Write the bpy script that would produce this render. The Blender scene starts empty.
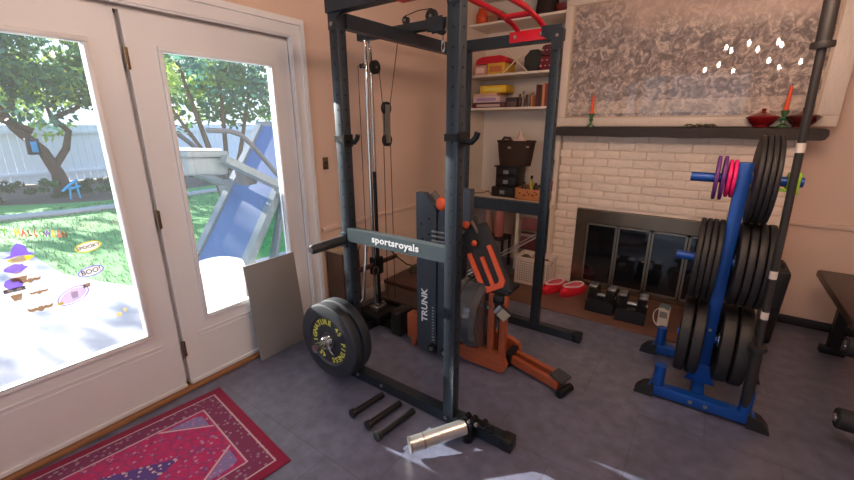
import bpy, bmesh, math, random
from mathutils import Vector, Matrix
random.seed(7)
PI = math.pi
COL = bpy.context.scene.collection
SC = bpy.context.scene

# ------------------------------------------------------------------ helpers
def lin(r, g, b):
    f = lambda c: (c/255/12.92) if c/255 <= .04045 else ((c/255+.055)/1.055)**2.4
    return (f(r), f(g), f(b), 1)

def mat(name, col, rough=.5, metal=0, vary=.08, scale=8, bump=0, bscale=60, coat=0, emit=None, estr=0, trans=0, stretch=None):
    m = bpy.data.materials.new(name); m.use_nodes = True
    nt = m.node_tree; b = nt.nodes['Principled BSDF']
    b.inputs['Roughness'].default_value = rough
    b.inputs['Metallic'].default_value = metal
    if coat:
        b.inputs['Coat Weight'].default_value = coat; b.inputs['Coat Roughness'].default_value = .05
    if trans: b.inputs['Transmission Weight'].default_value = trans
    tc = nt.nodes.new('ShaderNodeTexCoord')
    src = tc.outputs['Object']
    if stretch:
        mp = nt.nodes.new('ShaderNodeMapping'); mp.inputs['Scale'].default_value = stretch
        nt.links.new(src, mp.inputs['Vector']); src = mp.outputs['Vector']
    n = nt.nodes.new('ShaderNodeTexNoise'); n.inputs['Scale'].default_value = scale
    n.inputs['Detail'].default_value = 4
    nt.links.new(src, n.inputs['Vector'])
    mx = nt.nodes.new('ShaderNodeMix'); mx.data_type = 'RGBA'
    c = lin(*col)
    mx.inputs[6].default_value = tuple(max(0, x*(1-vary)) for x in c[:3]) + (1,)
    mx.inputs[7].default_value = tuple(min(1, x*(1+vary)) for x in c[:3]) + (1,)
    nt.links.new(n.outputs['Fac'], mx.inputs[0])
    nt.links.new(mx.outputs[2], b.inputs['Base Color'])
    if bump:
        n2 = nt.nodes.new('ShaderNodeTexNoise'); n2.inputs['Scale'].default_value = bscale
        nt.links.new(src, n2.inputs['Vector'])
        bp = nt.nodes.new('ShaderNodeBump'); bp.inputs['Strength'].default_value = bump
        bp.inputs['Distance'].default_value = .01
        nt.links.new(n2.outputs['Fac'], bp.inputs['Height']); nt.links.new(bp.outputs['Normal'], b.inputs['Normal'])
    if emit:
        b.inputs['Emission Color'].default_value = lin(*emit); b.inputs['Emission Strength'].default_value = estr
    return m

class MB:
    """collects shapes (world coordinates, or local ones) into ONE mesh"""
    def __init__(s, off=(0, 0, 0)):
        s.bm = bmesh.new(); s.off = Vector(off); s.mi = 0
    def add(s, verts, faces, M=None):
        vs = [s.bm.verts.new((M @ Vector(v)) if M else Vector(v)) for v in verts]
        for f in faces:
            try:
                fc = s.bm.faces.new([vs[i] for i in f]); fc.material_index = s.mi
            except ValueError: pass
        return s
    def box(s, x0, x1, y0, y1, z0, z1, M=None, bev=0):
        if bev:
            t = bmesh.new(); bmesh.ops.create_cube(t, size=1)
            for v in t.verts: v.co = Vector((x0+(v.co.x+.5)*(x1-x0), y0+(v.co.y+.5)*(y1-y0), z0+(v.co.z+.5)*(z1-z0)))
            bmesh.ops.bevel(t, geom=t.edges[:], offset=bev, segments=2, profile=.5, affect='EDGES')
            t.verts.index_update()
            s.add([v.co for v in t.verts], [[v.index for v in f.verts] for f in t.faces], M); t.free()
            return s
        v = [(x, y, z) for x in (x0, x1) for y in (y0, y1) for z in (z0, z1)]
        f = [(0,1,3,2),(4,6,7,5),(0,4,5,1),(2,3,7,6),(0,2,6,4),(1,5,7,3)]
        return s.add(v, f, M)
    def cyl(s, a, b, r, r2=None, n=20, caps=True):
        a, b = Vector(a), Vector(b); r2 = r if r2 is None else r2
        q = (b-a).to_track_quat('Z', 'Y').to_matrix().to_4x4(); L = (b-a).length
        M = Matrix.Translation(a) @ q
        v = [(r*math.cos(2*PI*i/n), r*math.sin(2*PI*i/n), 0) for i in range(n)] + [(r2*math.cos(2*PI*i/n), r2*math.sin(2*PI*i/n), L) for i in range(n)]
        f = [(i, (i+1) % n, n+(i+1) % n, n+i) for i in range(n)]
        if caps: f += [tuple(reversed(range(n))), tuple(range(n, 2*n))]
        return s.add(v, f, M)
    def beam(s, a, b, w, h, up=(0, 0, 1)):
        a, b = Vector(a), Vector(b); d = (b-a).normalized(); up = Vector(up)
        sd = d.cross(up).normalized(); u = sd.cross(d)
        v = []
        for p in (a, b):
            for i, j in ((-1,-1),(1,-1),(1,1),(-1,1)): v.append(p+sd*w/2*i+u*h/2*j)
        return s.add(v, [(3,2,1,0),(4,5,6,7),(0,1,5,4),(1,2,6,5),(2,3,7,6),(3,0,4,7)])
    def tube(s, pts, r, n=12, closed=False):
        pts = [Vector(p) for p in pts]; N = len(pts); rings = []
        up = Vector((0, 0, 1)); prev = None
        rr = r if isinstance(r, (list, tuple)) else [r]*N
        for i, p in enumerate(pts):
            if closed: d = (pts[(i+1) % N]-pts[i-1])
            else: d = (pts[min(i+1, N-1)]-pts[max(i-1, 0)])
            d.normalize()
            if prev is None:
                a = d.cross(up)
                if a.length < .1: a = d.cross(Vector((1, 0, 0)))
            else: a = prev-d*prev.dot(d)
            a.normalize(); prev = a; b = d.cross(a)
            rings.append([p+(a*math.cos(2*PI*k/n)+b*math.sin(2*PI*k/n))*rr[i] for k in range(n)])
        v = [q for R in rings for q in R]; f = []
        for i in range(N if closed else N-1):
            j = (i+1) % N
            for k in range(n): f.append((i*n+k, i*n+(k+1) % n, j*n+(k+1) % n, j*n+k))
        if not closed: f += [tuple(reversed(range(n))), tuple(range((N-1)*n, N*n))]
        return s.add(v, f)
    def lathe(s, prof, c, axis='Z', n=32, M=None):
        c = Vector(c); v = []; f = []
        for (r, h) in prof:
            for k in range(n):
                a = 2*PI*k/n; x, y = r*math.cos(a), r*math.sin(a)
                p = {'Z': (x, y, h), 'Y': (x, h, y), 'X': (h, x, y)}[axis]
                v.append(c+Vector(p))
        P = len(prof)
        for i in range(P-1):
            for k in range(n): f.append((i*n+k, i*n+(k+1) % n, (i+1)*n+(k+1) % n, (i+1)*n+k))
        if prof[0][0] > 1e-5: f.append(tuple(reversed(range(n))))
        if prof[-1][0] > 1e-5: f.append(tuple(range((P-1)*n, P*n)))
        return s.add(v, f, M)
    def prism(s, poly, ax, a, b, M=None):
        """poly = 2D outline, ax = axis of extrusion from a to b"""
        n = len(poly); v = []
        for t in (a, b):
            for (p, q) in poly: v.append({'X': (t, p, q), 'Y': (p, t, q), 'Z': (p, q, t)}[ax])
        f = [tuple(reversed(range(n))), tuple(range(n, 2*n))] + [(i, (i+1) % n, n+(i+1) % n, n+i) for i in range(n)]
        return s.add(v, f, M)
    def ball(s, c, rx, ry=None, rz=None, n=12, M=None):
        ry = ry or rx; rz = rz or rx
        v = []; f = []; m = n//2+2
        for i in range(m):
            t = PI*i/(m-1)
            for k in range(n):
                a = 2*PI*k/n
                v.append((c[0]+rx*math.sin(t)*math.cos(a), c[1]+ry*math.sin(t)*math.sin(a), c[2]+rz*math.cos(t)))
        for i in range(m-1):
            for k in range(n): f.append((i*n+k, i*n+(k+1) % n, (i+1)*n+(k+1) % n, (i+1)*n+k))
        return s.add(v, f, M)
    def build(s, name, mats, parent=None, smooth=35, M=None):
        bmesh.ops.remove_doubles(s.bm, verts=s.bm.verts, dist=1e-5)
        if M:
            for v in s.bm.verts: v.co = M @ v.co
        off = s.off if parent is None else ORG.get(parent.name, Vector())
        for v in s.bm.verts: v.co -= off
        bmesh.ops.recalc_face_normals(s.bm, faces=s.bm.faces)
        me = bpy.data.meshes.new(name); s.bm.to_mesh(me); s.bm.free()
        for m in (mats if isinstance(mats, (list, tuple)) else [mats]): me.materials.append(m)
        if smooth:
            me.shade_smooth()
            me.set_sharp_from_angle(angle=math.radians(smooth))
        o = bpy.data.objects.new(name, me); COL.objects.link(o)
        if parent is not None:
            o.parent = parent; ORG[o.name] = off
        else:
            o.location = off; ORG[o.name] = off
        return o
ORG = {}

def tag(o, label=None, cat=None, group=None, kind=None):
    if label: o['label'] = label
    if cat: o['category'] = cat
    if group: o['group'] = group
    if kind: o['kind'] = kind
    return o
def thing(name, label, cat, loc, group=None):
    o = bpy.data.objects.new(name, None); COL.objects.link(o); o.location = loc
    o.empty_display_size = .1
    ORG[o.name] = Vector(loc)
    return tag(o, label, cat, group)
def dup(root, loc, rot=None, label=None, group=None):
    r = root.copy(); COL.objects.link(r); r.location = loc
    if rot is not None: r.rotation_euler = rot
    if label: r['label'] = label
    if group: r['group'] = group
    for ch in list(root.children):
        c = ch.copy(); COL.objects.link(c); c.parent = r
        for g in list(ch.children):
            d = g.copy(); COL.objects.link(d); d.parent = c
    return r
def struct(name, mb, m, smooth=35):
    return tag(mb.build(name, m, smooth=smooth), kind='structure')

def text_geo(mb, txt, size, M, depth=.001, spacing=1, bold=0, mi=None):
    cu = bpy.data.curves.new('t', 'FONT'); cu.body = txt; cu.size = size; cu.extrude = depth; cu.resolution_u = 3
    cu.space_character = spacing; cu.align_x = 'CENTER'; cu.align_y = 'CENTER'; cu.offset = bold
    o = bpy.data.objects.new('t', cu); COL.objects.link(o)
    dg = bpy.context.evaluated_depsgraph_get(); dg.update()
    me = bpy.data.meshes.new_from_object(o.evaluated_get(dg))
    if mi is not None: mb.mi = mi
    mb.add([v.co for v in me.vertices], [list(p.vertices) for p in me.polygons], M)
    bpy.data.objects.remove(o); bpy.data.curves.remove(cu); bpy.data.meshes.remove(me)
# text facing -Y (seen from the room) / text facing +X (on the left wall)
FY = Matrix(((1,0,0,0),(0,0,-1,0),(0,1,0,0),(0,0,0,1)))
FX = Matrix(((0,0,1,0),(1,0,0,0),(0,1,0,0),(0,0,0,1)))
T = Matrix.Translation
Rx, Ry, Rz = (lambda a: Matrix.Rotation(a, 4, 'X')), (lambda a: Matrix.Rotation(a, 4, 'Y')), (lambda a: Matrix.Rotation(a, 4, 'Z'))

# ------------------------------------------------------------------ materials
wallp = mat('wall_paint', (216, 188, 170), .7, vary=.03, scale=2, bump=.05, bscale=200)
ceilp = mat('ceiling_paint', (235, 228, 218), .8, vary=.02)
doorp = mat('door_paint', (226, 226, 228), .38, vary=.02, scale=3)
shelfp = mat('shelf_paint', (226, 212, 196), .5, vary=.03)
brickp = mat('painted_brick', (240, 222, 206), .55, vary=.06, scale=12, bump=.5, bscale=45)
gunm = mat('rack_steel', (52, 60, 68), .38, .55, vary=.1, scale=20)
gunl = mat('rack_beam_steel', (84, 98, 104), .4, .55, vary=.08, scale=15)
blk = mat('black_plastic', (20, 20, 22), .45, vary=.2)
blkr = mat('black_rubber', (30, 31, 34), .6, vary=.15, scale=25, bump=.1, bscale=120)
blkm = mat('black_metal', (26, 26, 29), .4, .4, vary=.15)
hole_m = mat('hole_dark', (6, 6, 7), .9)
chrome = mat('chrome', (200, 200, 198), .18, 1, vary=.04)
steel = mat('brushed_steel', (165, 165, 162), .32, .9, vary=.08, scale=30)
redm = mat('red_powder_coat', (200, 18, 42), .35, .1, vary=.08)
bluem = mat('blue_powder_coat', (16, 74, 158), .35, .2, vary=.1)
yel = mat('yellow_print', (214, 208, 88), .6, vary=.05)
wht = mat('white_print', (225, 228, 230), .5, vary=.03)
orw = mat('orange_wood', (160, 80, 48), .42, vary=.28, scale=9, stretch=(1, 8, 8), coat=.2)
orp = mat('orange_plastic', (210, 84, 42), .45, vary=.06)
slate = mat('slate_panel', (62, 70, 80), .5, .3, vary=.1, scale=14)
darkw = mat('dark_wood', (44, 31, 27), .55, vary=.35, scale=6, stretch=(1, 9, 9), bump=.3, bscale=30)
brass = mat('aged_brass', (132, 116, 98), .25, .8, vary=.25, scale=6)
oakw = mat('oak_strip', (150, 104, 66), .5, vary=.25, scale=8, stretch=(9, 1, 9))
greyb = mat('grey_board', (132, 130, 128), .55, vary=.03)
purple = mat('purple_rubber', (104, 38, 118), .5)
pinkm = mat('pink_rubber', (236, 22, 112), .5)
limem = mat('lime_plastic', (150, 200, 40), .45)
silverf = mat('picture_frame_paint', (222, 206, 192), .38, vary=.12, scale=18, stretch=(6, 6, 1), bump=.3, bscale=40)

def glassmat(name, tint=(1, 1, 1, 1), haze=.007):
    m = bpy.data.materials.new(name); m.use_nodes = True; nt = m.node_tree
    nt.nodes.clear()
    out = nt.nodes.new('ShaderNodeOutputMaterial'); mx = nt.nodes.new('ShaderNodeMixShader')
    tr = nt.nodes.new('ShaderNodeBsdfTransparent'); gl = nt.nodes.new('ShaderNodeBsdfGlossy')
    fr = nt.nodes.new('ShaderNodeFresnel'); fr.inputs['IOR'].default_value = 1.45
    tr.inputs['Color'].default_value = tint; gl.inputs['Roughness'].default_value = .02
    nt.links.new(fr.outputs[0], mx.inputs[0]); nt.links.new(tr.outputs[0], mx.inputs[1]); nt.links.new(gl.outputs[0], mx.inputs[2])
    df = nt.nodes.new('ShaderNodeBsdfTranslucent'); df.inputs['Color'].default_value = (.9, .95, 1, 1)
    m2 = nt.nodes.new('ShaderNodeMixShader'); m2.inputs[0].default_value = haze  # pale translucent share puts a light haze into the glass
    nt.links.new(mx.outputs[0], m2.inputs[1]); nt.links.new(df.outputs[0], m2.inputs[2])
    nt.links.new(m2.outputs[0], out.inputs[0]); return m
pane = glassmat('window_glass', (.97, .99, .99, 1))
smoke = glassmat('smoked_tank', (.42, .46, .5, 1))

class NB:
    """tiny node-expression helper"""
    def __init__(s, name, rough=.6):
        s.m = bpy.data.materials.new(name); s.m.use_nodes = True; s.nt = s.m.node_tree
        s.b = s.nt.nodes['Principled BSDF']; s.b.inputs['Roughness'].default_value = rough
        s.tc = s.nt.nodes.new('ShaderNodeTexCoord')
    def node(s, t, **kw):
        n = s.nt.nodes.new(t)
        for k, v in kw.items(): setattr(n, k, v)
        return n
    def plug(s, n, i, v):
        if v is None: return
        if isinstance(v, bpy.types.NodeSocket): s.nt.links.new(v, n.inputs[i])
        else: n.inputs[i].default_value = v
    def math(s, op, a, b=None, c=None):
        n = s.node('ShaderNodeMath', operation=op); s.plug(n, 0, a); s.plug(n, 1, b); s.plug(n, 2, c); return n.outputs[0]
    def mix(s, f, a, b, mode='MIX'):
        n = s.node('ShaderNodeMix', data_type='RGBA', blend_type=mode); s.plug(n, 0, f); s.plug(n, 6, a); s.plug(n, 7, b); return n.outputs[2]
    def noise(s, sc, det=3, vec=None, dist=0):
        n = s.node('ShaderNodeTexNoise'); n.inputs['Scale'].default_value = sc; n.inputs['Detail'].default_value = det
        n.inputs['Distortion'].default_value = dist
        s.nt.links.new(vec or s.tc.outputs['Object'], n.inputs['Vector']); return n.outputs['Fac']
    def warp(s):
        n = s.node('ShaderNodeTexNoise'); n.inputs['Scale'].default_value = 6; s.nt.links.new(s.tc.outputs['Object'], n.inputs['Vector'])
        m = s.node('ShaderNodeMix', data_type='RGBA'); m.inputs[0].default_value = .35; s.nt.links.new(s.tc.outputs['Object'], m.inputs[6]); s.nt.links.new(n.outputs['Color'], m.inputs[7]); return m.outputs[2]
    def vor(s, sc, vec=None, feat='F1', out='Distance'):
        n = s.node('ShaderNodeTexVoronoi', feature=feat); n.inputs['Scale'].default_value = sc
        s.nt.links.new(vec or s.tc.outputs['Object'], n.inputs['Vector']); return n.outputs[out]
    def ramp(s, f, stops, interp='LINEAR'):
        n = s.node('ShaderNodeValToRGB'); cr = n.color_ramp; cr.interpolation = interp
        while len(cr.elements) < len(stops): cr.elements.new(.5)
        for e, (p, c) in zip(cr.elements, stops): e.position = p; e.color = c
        s.nt.links.new(f, n.inputs[0]); return n.outputs[0]
    def bump(s, h, st=.3, d=.01):
        n = s.node('ShaderNodeBump'); n.inputs['Strength'].default_value = st; n.inputs['Distance'].default_value = d
        s.nt.links.new(h, n.inputs['Height']); s.nt.links.new(n.outputs[0], s.b.inputs['Normal'])
    def col(s, c): s.nt.links.new(c, s.b.inputs['Base Color']); return s.m

def tile_floor():
    k = NB('slate_tile_floor', .5); k.b.inputs['IOR'].default_value = 1.75
    mp = k.node('ShaderNodeMapping'); mp.inputs['Location'].default_value = (.1, .22, 0)
    k.nt.links.new(k.tc.outputs['Object'], mp.inputs['Vector'])
    br = k.node('ShaderNodeTexBrick'); br.offset = .5
    k.nt.links.new(mp.outputs[0], br.inputs['Vector'])
    for n_, v in (('Scale', 1), ('Mortar Size', .004), ('Brick Width', .6), ('Row Height', .6), ('Bias', 0)): br.inputs[n_].default_value = v
    br.inputs['Color1'].default_value = lin(90, 93, 112); br.inputs['Color2'].default_value = lin(104, 107, 126); br.inputs['Mortar'].default_value = lin(66, 63, 68)
    n1 = k.noise(3.2, 6, dist=.6); n2 = k.noise(14, 5)
    c = k.mix(n1, lin(84, 87, 110), lin(136, 140, 166)); c = k.mix(.55, br.outputs['Color'], c)
    d = k.ramp(n2, [(.3, lin(150, 148, 150)), (.7, lin(255, 255, 255))])
    c = k.mix(.6, c, d, 'MULTIPLY')
    rr = k.ramp(n1, [(.2, (.32,)*3+(1,)), (.8, (.40,)*3+(1,))])
    k.nt.links.new(rr, k.b.inputs['Roughness'])
    h = k.math('ADD', k.math('MULTIPLY', n2, .3), k.math('MULTIPLY', br.outputs['Fac'], -.5)); k.bump(h, .25, .004)
    return k.col(c)
floor_m = tile_floor()

def hearth_mat():
    k = NB('hearth_brick', .6)
    br = k.node('ShaderNodeTexBrick'); br.offset = .5
    k.nt.links.new(k.tc.outputs['Object'], br.inputs['Vector'])
    for n_, v in (('Scale', 1), ('Mortar Size', .006), ('Brick Width', .2), ('Row Height', .1)): br.inputs[n_].default_value = v
    br.inputs['Color1'].default_value = lin(122, 76, 58); br.inputs['Color2'].default_value = lin(96, 62, 50); br.inputs['Mortar'].default_value = lin(88, 66, 56)
    c = k.mix(k.noise(9, 5), br.outputs['Color'], lin(110, 80, 66)); k.bump(br.outputs['Fac'], .4, -.004)
    return k.col(c)
hearth_m = hearth_mat()

def rug_mat(W, L):
    k = NB('woven_rug', .95)
    sx = k.node('ShaderNodeSeparateXYZ'); k.nt.links.new(k.tc.outputs['Object'], sx.inputs[0])
    u, v = sx.outputs[0], sx.outputs[1]
    du = k.math('MINIMUM', u, k.math('SUBTRACT', W, u)); dv = k.math('MINIMUM', v, k.math('SUBTRACT', L, v))
    d = k.math('MINIMUM', du, dv)
    mag, dk, bl, wh, nv = lin(186, 30, 74), lin(136, 28, 66), lin(124, 120, 168), lin(196, 168, 176), lin(96, 62, 112)
    field = k.mix(k.noise(28, 4), lin(158, 24, 78), lin(190, 54, 112))
    # scattered flowers: voronoi dots in several colours
    vd = k.vor(38)
    dots = k.math('LESS_THAN', vd, .30)
    fc = k.mix(k.noise(40, 1), wh, bl); sel = k.math('GREATER_THAN', k.noise(17, 2), .5)
    field = k.mix(k.math('MULTIPLY', k.math('MULTIPLY', dots, sel), .75), field, fc)
    lv = k.vor(15, feat='DISTANCE_TO_EDGE'); line = k.math('LESS_THAN', lv, .05)
    field = k.mix(k.math('MULTIPLY', line, .55), field, nv)
    # blue lavender corner triangles
    s = k.math('ADD', k.math('MULTIPLY', du, 1.35), dv)
    tri = k.math('MULTIPLY', k.math('LESS_THAN', s, .56), k.math('GREATER_THAN', d, .17))
    tri = k.math('MULTIPLY', tri, k.math('GREATER_THAN', s, .43))
    field = k.mix(k.math('MULTIPLY', tri, .9), field, k.mix(dots, bl, lin(180, 120, 170)))
    edge = k.math('LESS_THAN', k.math('ABSOLUTE', k.math('SUBTRACT', s, .575)), .009)
    field = k.mix(edge, field, wh)
    # central blue medallion
    cu = k.math('ABSOLUTE', k.math('SUBTRACT', u, W/2)); cv = k.math('ABSOLUTE', k.math('SUBTRACT', v, L*.5))
    md = k.math('LESS_THAN', k.math('ADD', k.math('MULTIPLY', cu, 2.0), cv), .40)
    field = k.mix(md, field, k.mix(dots, lin(84, 62, 128), wh))
    # border bands
    bd = k.mix(k.math('MULTIPLY', dots, .8), lin(122, 50, 88), k.mix(k.noise(30, 1), wh, lin(70, 66, 112)))
    c = k.mix(k.math('LESS_THAN', d, .155), field, lin(170, 60, 110))
    c = k.mix(k.math('LESS_THAN', d, .145), c, bd)
    c = k.mix(k.math('LESS_THAN', k.math('ABSOLUTE', k.math('SUBTRACT', d, .145)), .004), c, wh)
    c = k.mix(k.math('LESS_THAN', k.math('ABSOLUTE', k.math('SUBTRACT', d, .052)), .004), c, wh)
    c = k.mix(k.math('LESS_THAN', d, .045), c, dk)
    k.bump(k.noise(260, 2), .5, .003)
    return k.col(c)

def print_mat():
    """engraving like artwork: dark scribbles on tan paper, under glass"""
    k = NB('engraving_print', .7)
    k.b.inputs['Coat Weight'].default_value = .7; k.b.inputs['Coat Roughness'].default_value = .02
    n1 = k.noise(15, 12, dist=1.5); n2 = k.noise(60, 10, dist=.8); n3 = k.noise(2.3, 3)
    v = k.vor(8, vec=k.warp(), feat='DISTANCE_TO_EDGE')
    ink = k.ramp(n1, [(.38, lin(78, 72, 82)), (.49, lin(150, 138, 138)), (.60, lin(222, 206, 196))])
    fine = k.ramp(n2, [(.40, lin(100, 94, 102)), (.56, lin(236, 226, 216))])
    c = k.mix(.62, ink, fine, 'MULTIPLY'); c = k.mix(.22, c, lin(220, 198, 184))
    c = k.mix(k.math('MULTIPLY', k.math('LESS_THAN', v, .03), .4), c, lin(96, 86, 90))
    # paler towards the top (open ground), darker crowd below
    sx = k.node('ShaderNodeSeparateXYZ'); k.nt.links.new(k.tc.outputs['Object'], sx.inputs[0])
    z = sx.outputs[2]
    top = k.math('MULTIPLY', k.math('MULTIPLY', k.math('SUBTRACT', z, .52), 2.2), k.math('MULTIPLY', k.math('ADD', sx.outputs[0], 1.35), .8))
    top = k.math('ADD', top, k.math('MULTIPLY', k.math('SUBTRACT', n3, .5), 1.2))
    top = k.ramp(top, [(.3, (0, 0, 0, 1)), (.75, (1, 1, 1, 1))])
    c = k.mix(k.math('MULTIPLY', top, .7), c, lin(206, 178, 162))
    strip = k.math('LESS_THAN', k.math('ABSOLUTE', k.math('SUBTRACT', z, .16)), .05)
    c = k.mix(k.math('MULTIPLY', strip, k.math('MULTIPLY', n1, .8)), c, lin(226, 206, 188))
    return k.col(c)

# ------------------------------------------------------------------ room shell
XL, YB, YF = -2.38, 4.05, 3.90      # left wall, back wall, chimney breast front
XR, YN, ZC = 3.0, -1.55, 2.78
struct('floor', MB().box(XL-.14, XR, YN, 4.4, -.1, 0), floor_m)
struct('ceiling', MB().box(XL-.14, XR+.1, YN-.1, 4.4, ZC, ZC+.1), ceilp)
D1a, D1b, D2a, D2b = -.08, .84, .86, 1.79
w = MB(); w.box(XL-.14, XL, YN, D1a-.04, 0, ZC); w.box(XL-.14, XL, D2b+.02, 4.3, 0, ZC); w.box(XL-.14, XL, D1a-.04, D2b+.02, 2.10, ZC)
struct('wall_left', w, wallp)
w = MB(); w.box(-1.18, XR, YB, YB+.35, 0, ZC)
struct('wall_back', w, wallp)
struct('wall_alcove', MB().box(XL, -1.18, 4.27, 4.40, 0, ZC), wallp)
struct('wall_right', MB().box(XR, XR+.1, YN, 4.4, 0, ZC), wallp)
w = MB(); w.box(XL-.14, -2.2, YN-.1, YN, 0, ZC); w.box(.4, XR, YN-.1, YN, 0, ZC); w.box(-2.2, .4, YN-.1, YN, 0, .2); w.box(-2.2, .4, YN-.1, YN, 2.5, ZC)
struct('wall_near', w, wallp)
r = thing('window_fill', None, None, (-.9, YN, .2)); r['kind'] = 'structure'  # unseen window, added to bring cool daylight onto doors and floor
m_ = MB()
for xx in (-2.2, -.93, .34): m_.box(xx, xx+.06, YN-.08, YN+.01, .2, 2.5)
m_.box(-2.2, .4, YN-.08, YN+.01, .2, .26); m_.box(-2.2, .4, YN-.08, YN+.01, 2.44, 2.5)
m_.build('window_fill_frame', doorp, r)
MB().box(-2.15, .35, YN-.045, YN-.04, .25, 2.45).build('window_fill_pane', pane, r)
struct('wall_sun_block', MB().box(XL-.14, XL-.0, YN-5.1, YN-.1, -.2, ZC), wallp)  # unseen wall wing, added to keep the sun out of the near window
# upper chimney breast (plaster, behind the picture)
struct('wall_chimney', MB().box(-1.18, .53, YF+.02, YB, 1.5, ZC), wallp)
struct('trim_1', MB().box(XL, XL+.018, 1.95, 3.78, .75, .785, bev=.005), wallp)
struct('trim_2', MB().box(.56, XR, YB-.018, YB, .80, .835, bev=.005), wallp)
struct('baseboard_left', MB().box(XL, XL+.015, 1.93, 3.78, 0, .11, bev=.004), shelfp)
struct('baseboard_back', MB().box(.56, XR, YB-.03, YB, 0, .065, bev=.005), mat('baseboard_black', (26, 20, 19), .5))
# door casing
c = MB()
c.prism([(1.79, 0), (1.915, 0), (1.915, 2.215), (D1a-.12, 2.215), (D1a-.12, 0), (D1a-.02, 0), (D1a-.02, 2.095), (1.79, 2.095)], 'X', XL, XL+.022)
c.prism([(1.875, 0), (1.90, 0), (1.90, 2.20), (D1a-.10, 2.20), (D1a-.10, 2.175), (1.875, 2.175)], 'X', XL+.022, XL+.036)
c.prism([(1.80, 0), (1.815, 0), (1.815, 2.12), (D1a-.02, 2.12), (D1a-.02, 2.105), (1.80, 2.105)], 'X', XL+.022, XL+.03)
struct('trim_3', c, doorp)
j = MB(); j.box(XL-.13, XL-.04, D2b, D2b+.02, 0, 2.10); j.box(XL-.13, XL-.04, D1a-.04, D1a-.0, 0, 2.10); j.box(XL-.13, XL-.04, D1a, D2b, 2.08, 2.10)
j.box(XL-.10, XL-.047, D1b-.02, D2a+.02, 0, 2.10); j.box(XL-.10, XL-.047, D1a-.04, D1a+.02, 0, 2.10); j.box(XL-.10, XL-.047, D2b-.02, D2b+.02, 0, 2.10); j.box(XL-.10, XL-.047, D1a, D2b, 2.06, 2.10); j.box(XL-.10, XL-.047, D1a, D2b, 0, .045)
struct('trim_4', j, doorp)
struct('trim_5', MB().box(XL-.13, XL+.035, D1a, 1.80, 0, .022, bev=.006), oakw)

def french_door(n, y0, y1, g0, g1):
    x0, x1 = XL-.045, XL-.003
    r = thing('door_%d' % n, None, None, (XL, y0, .025)); r['kind'] = 'structure'
    p = MB(); G0, G1 = .43, 1.91
    p.box(x0, x1, y0+.002, g0, .025, 2.075); p.box(x0, x1, g1, y1-.002, .025, 2.075)
    p.box(x0, x1, g0, g1, .025, G0); p.box(x0, x1, g0, g1, G1, 2.075)
    # bottom panel moulding lines
    p.box(x1, x1+.006, y0+.09, y1-.09, .335, .347, bev=.002); p.box(x1, x1+.004, y0+.09, y1-.09, .31, .318)
    p.box(x1, x1+.012, y0+.004, y1-.004, .026, .05, bev=.003)
    p.build('panel', doorp, r)
    f = MB()
    for (a, b, cz, d) in ((g0-.022, g1+.022, G0-.022, G0), (g0-.022, g1+.022, G1, G1+.022), (g0-.022, g0, G0, G1), (g1, g1+.022, G0, G1)):
        f.box(x1, x1+.014, a, b, cz, d, bev=.004)
    f.build('glazing_bead', doorp, r)
    MB().box(XL-.028, XL-.022, g0, g1, G0, G1).build('glass', pane, r)
    return r
d1 = french_door(1, D1a, D1b, .06, .695)
d2 = french_door(2, D2a, D2b, 1.02, 1.645)
for z in (1.86, 1.06, .27):
    h = MB(); h.box(XL-.002, XL+.006, .845, .868, z-.05, z+.05, bev=.002); h.cyl((XL+.008, .851, z-.055), (XL+.008, .851, z+.055), .006)
    h.build('hinge', brass, d1)

# brick fireplace breast: every course of painted bricks, firebox opening left free
FX0, FX1, FZ1 = -.97, .33, .775
b = MB(); rnd = random.Random(3)
b.box(-1.165, FX0-.001, YF+.012, YB, 0, 1.5); b.box(FX1+.001, .515, YF+.012, YB, 0, 1.5); b.box(FX0, FX1, YF+.012, YB, FZ1+.003, 1.5)
rh = .0735; row = 0; z = .0
while z < 1.46:
    x = -1.18+rnd.uniform(-.006, .006) - (.105 if row % 2 else 0)
    while x < .53:
        a, e = max(x, -1.18+rnd.uniform(-.008, .004)), min(x+.205, .53+rnd.uniform(-.006, .012))
        x += .209
        segs = [(a, e)]
        if z+rh*.5 < FZ1: segs = [s_ for s_ in ((a, min(e, FX0)), (max(a, FX1), e))]
        for a2, e2 in segs:
            if e2-a2 < .02: continue
            z1 = min(z+rh-.0045, 1.5)
            if z < FZ1 < z1+.01 and a2 < FX1 and e2 > FX0: pass
            b.box(a2+.0005, e2-.0005, YF-rnd.uniform(.0, .006), YB if (a2 < -1.1 or e2 > .45) else YF+.03, z+.002, z1, bev=.004)
    z += rh; row += 1
bo = tag(b.build('wall_fireplace_brick', brickp), kind='structure')
struct('wall_fireplace_hearth', MB().box(-1.55, .36, 3.16, YF+.0, -.002, .012, bev=.004), hearth_m)

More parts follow.
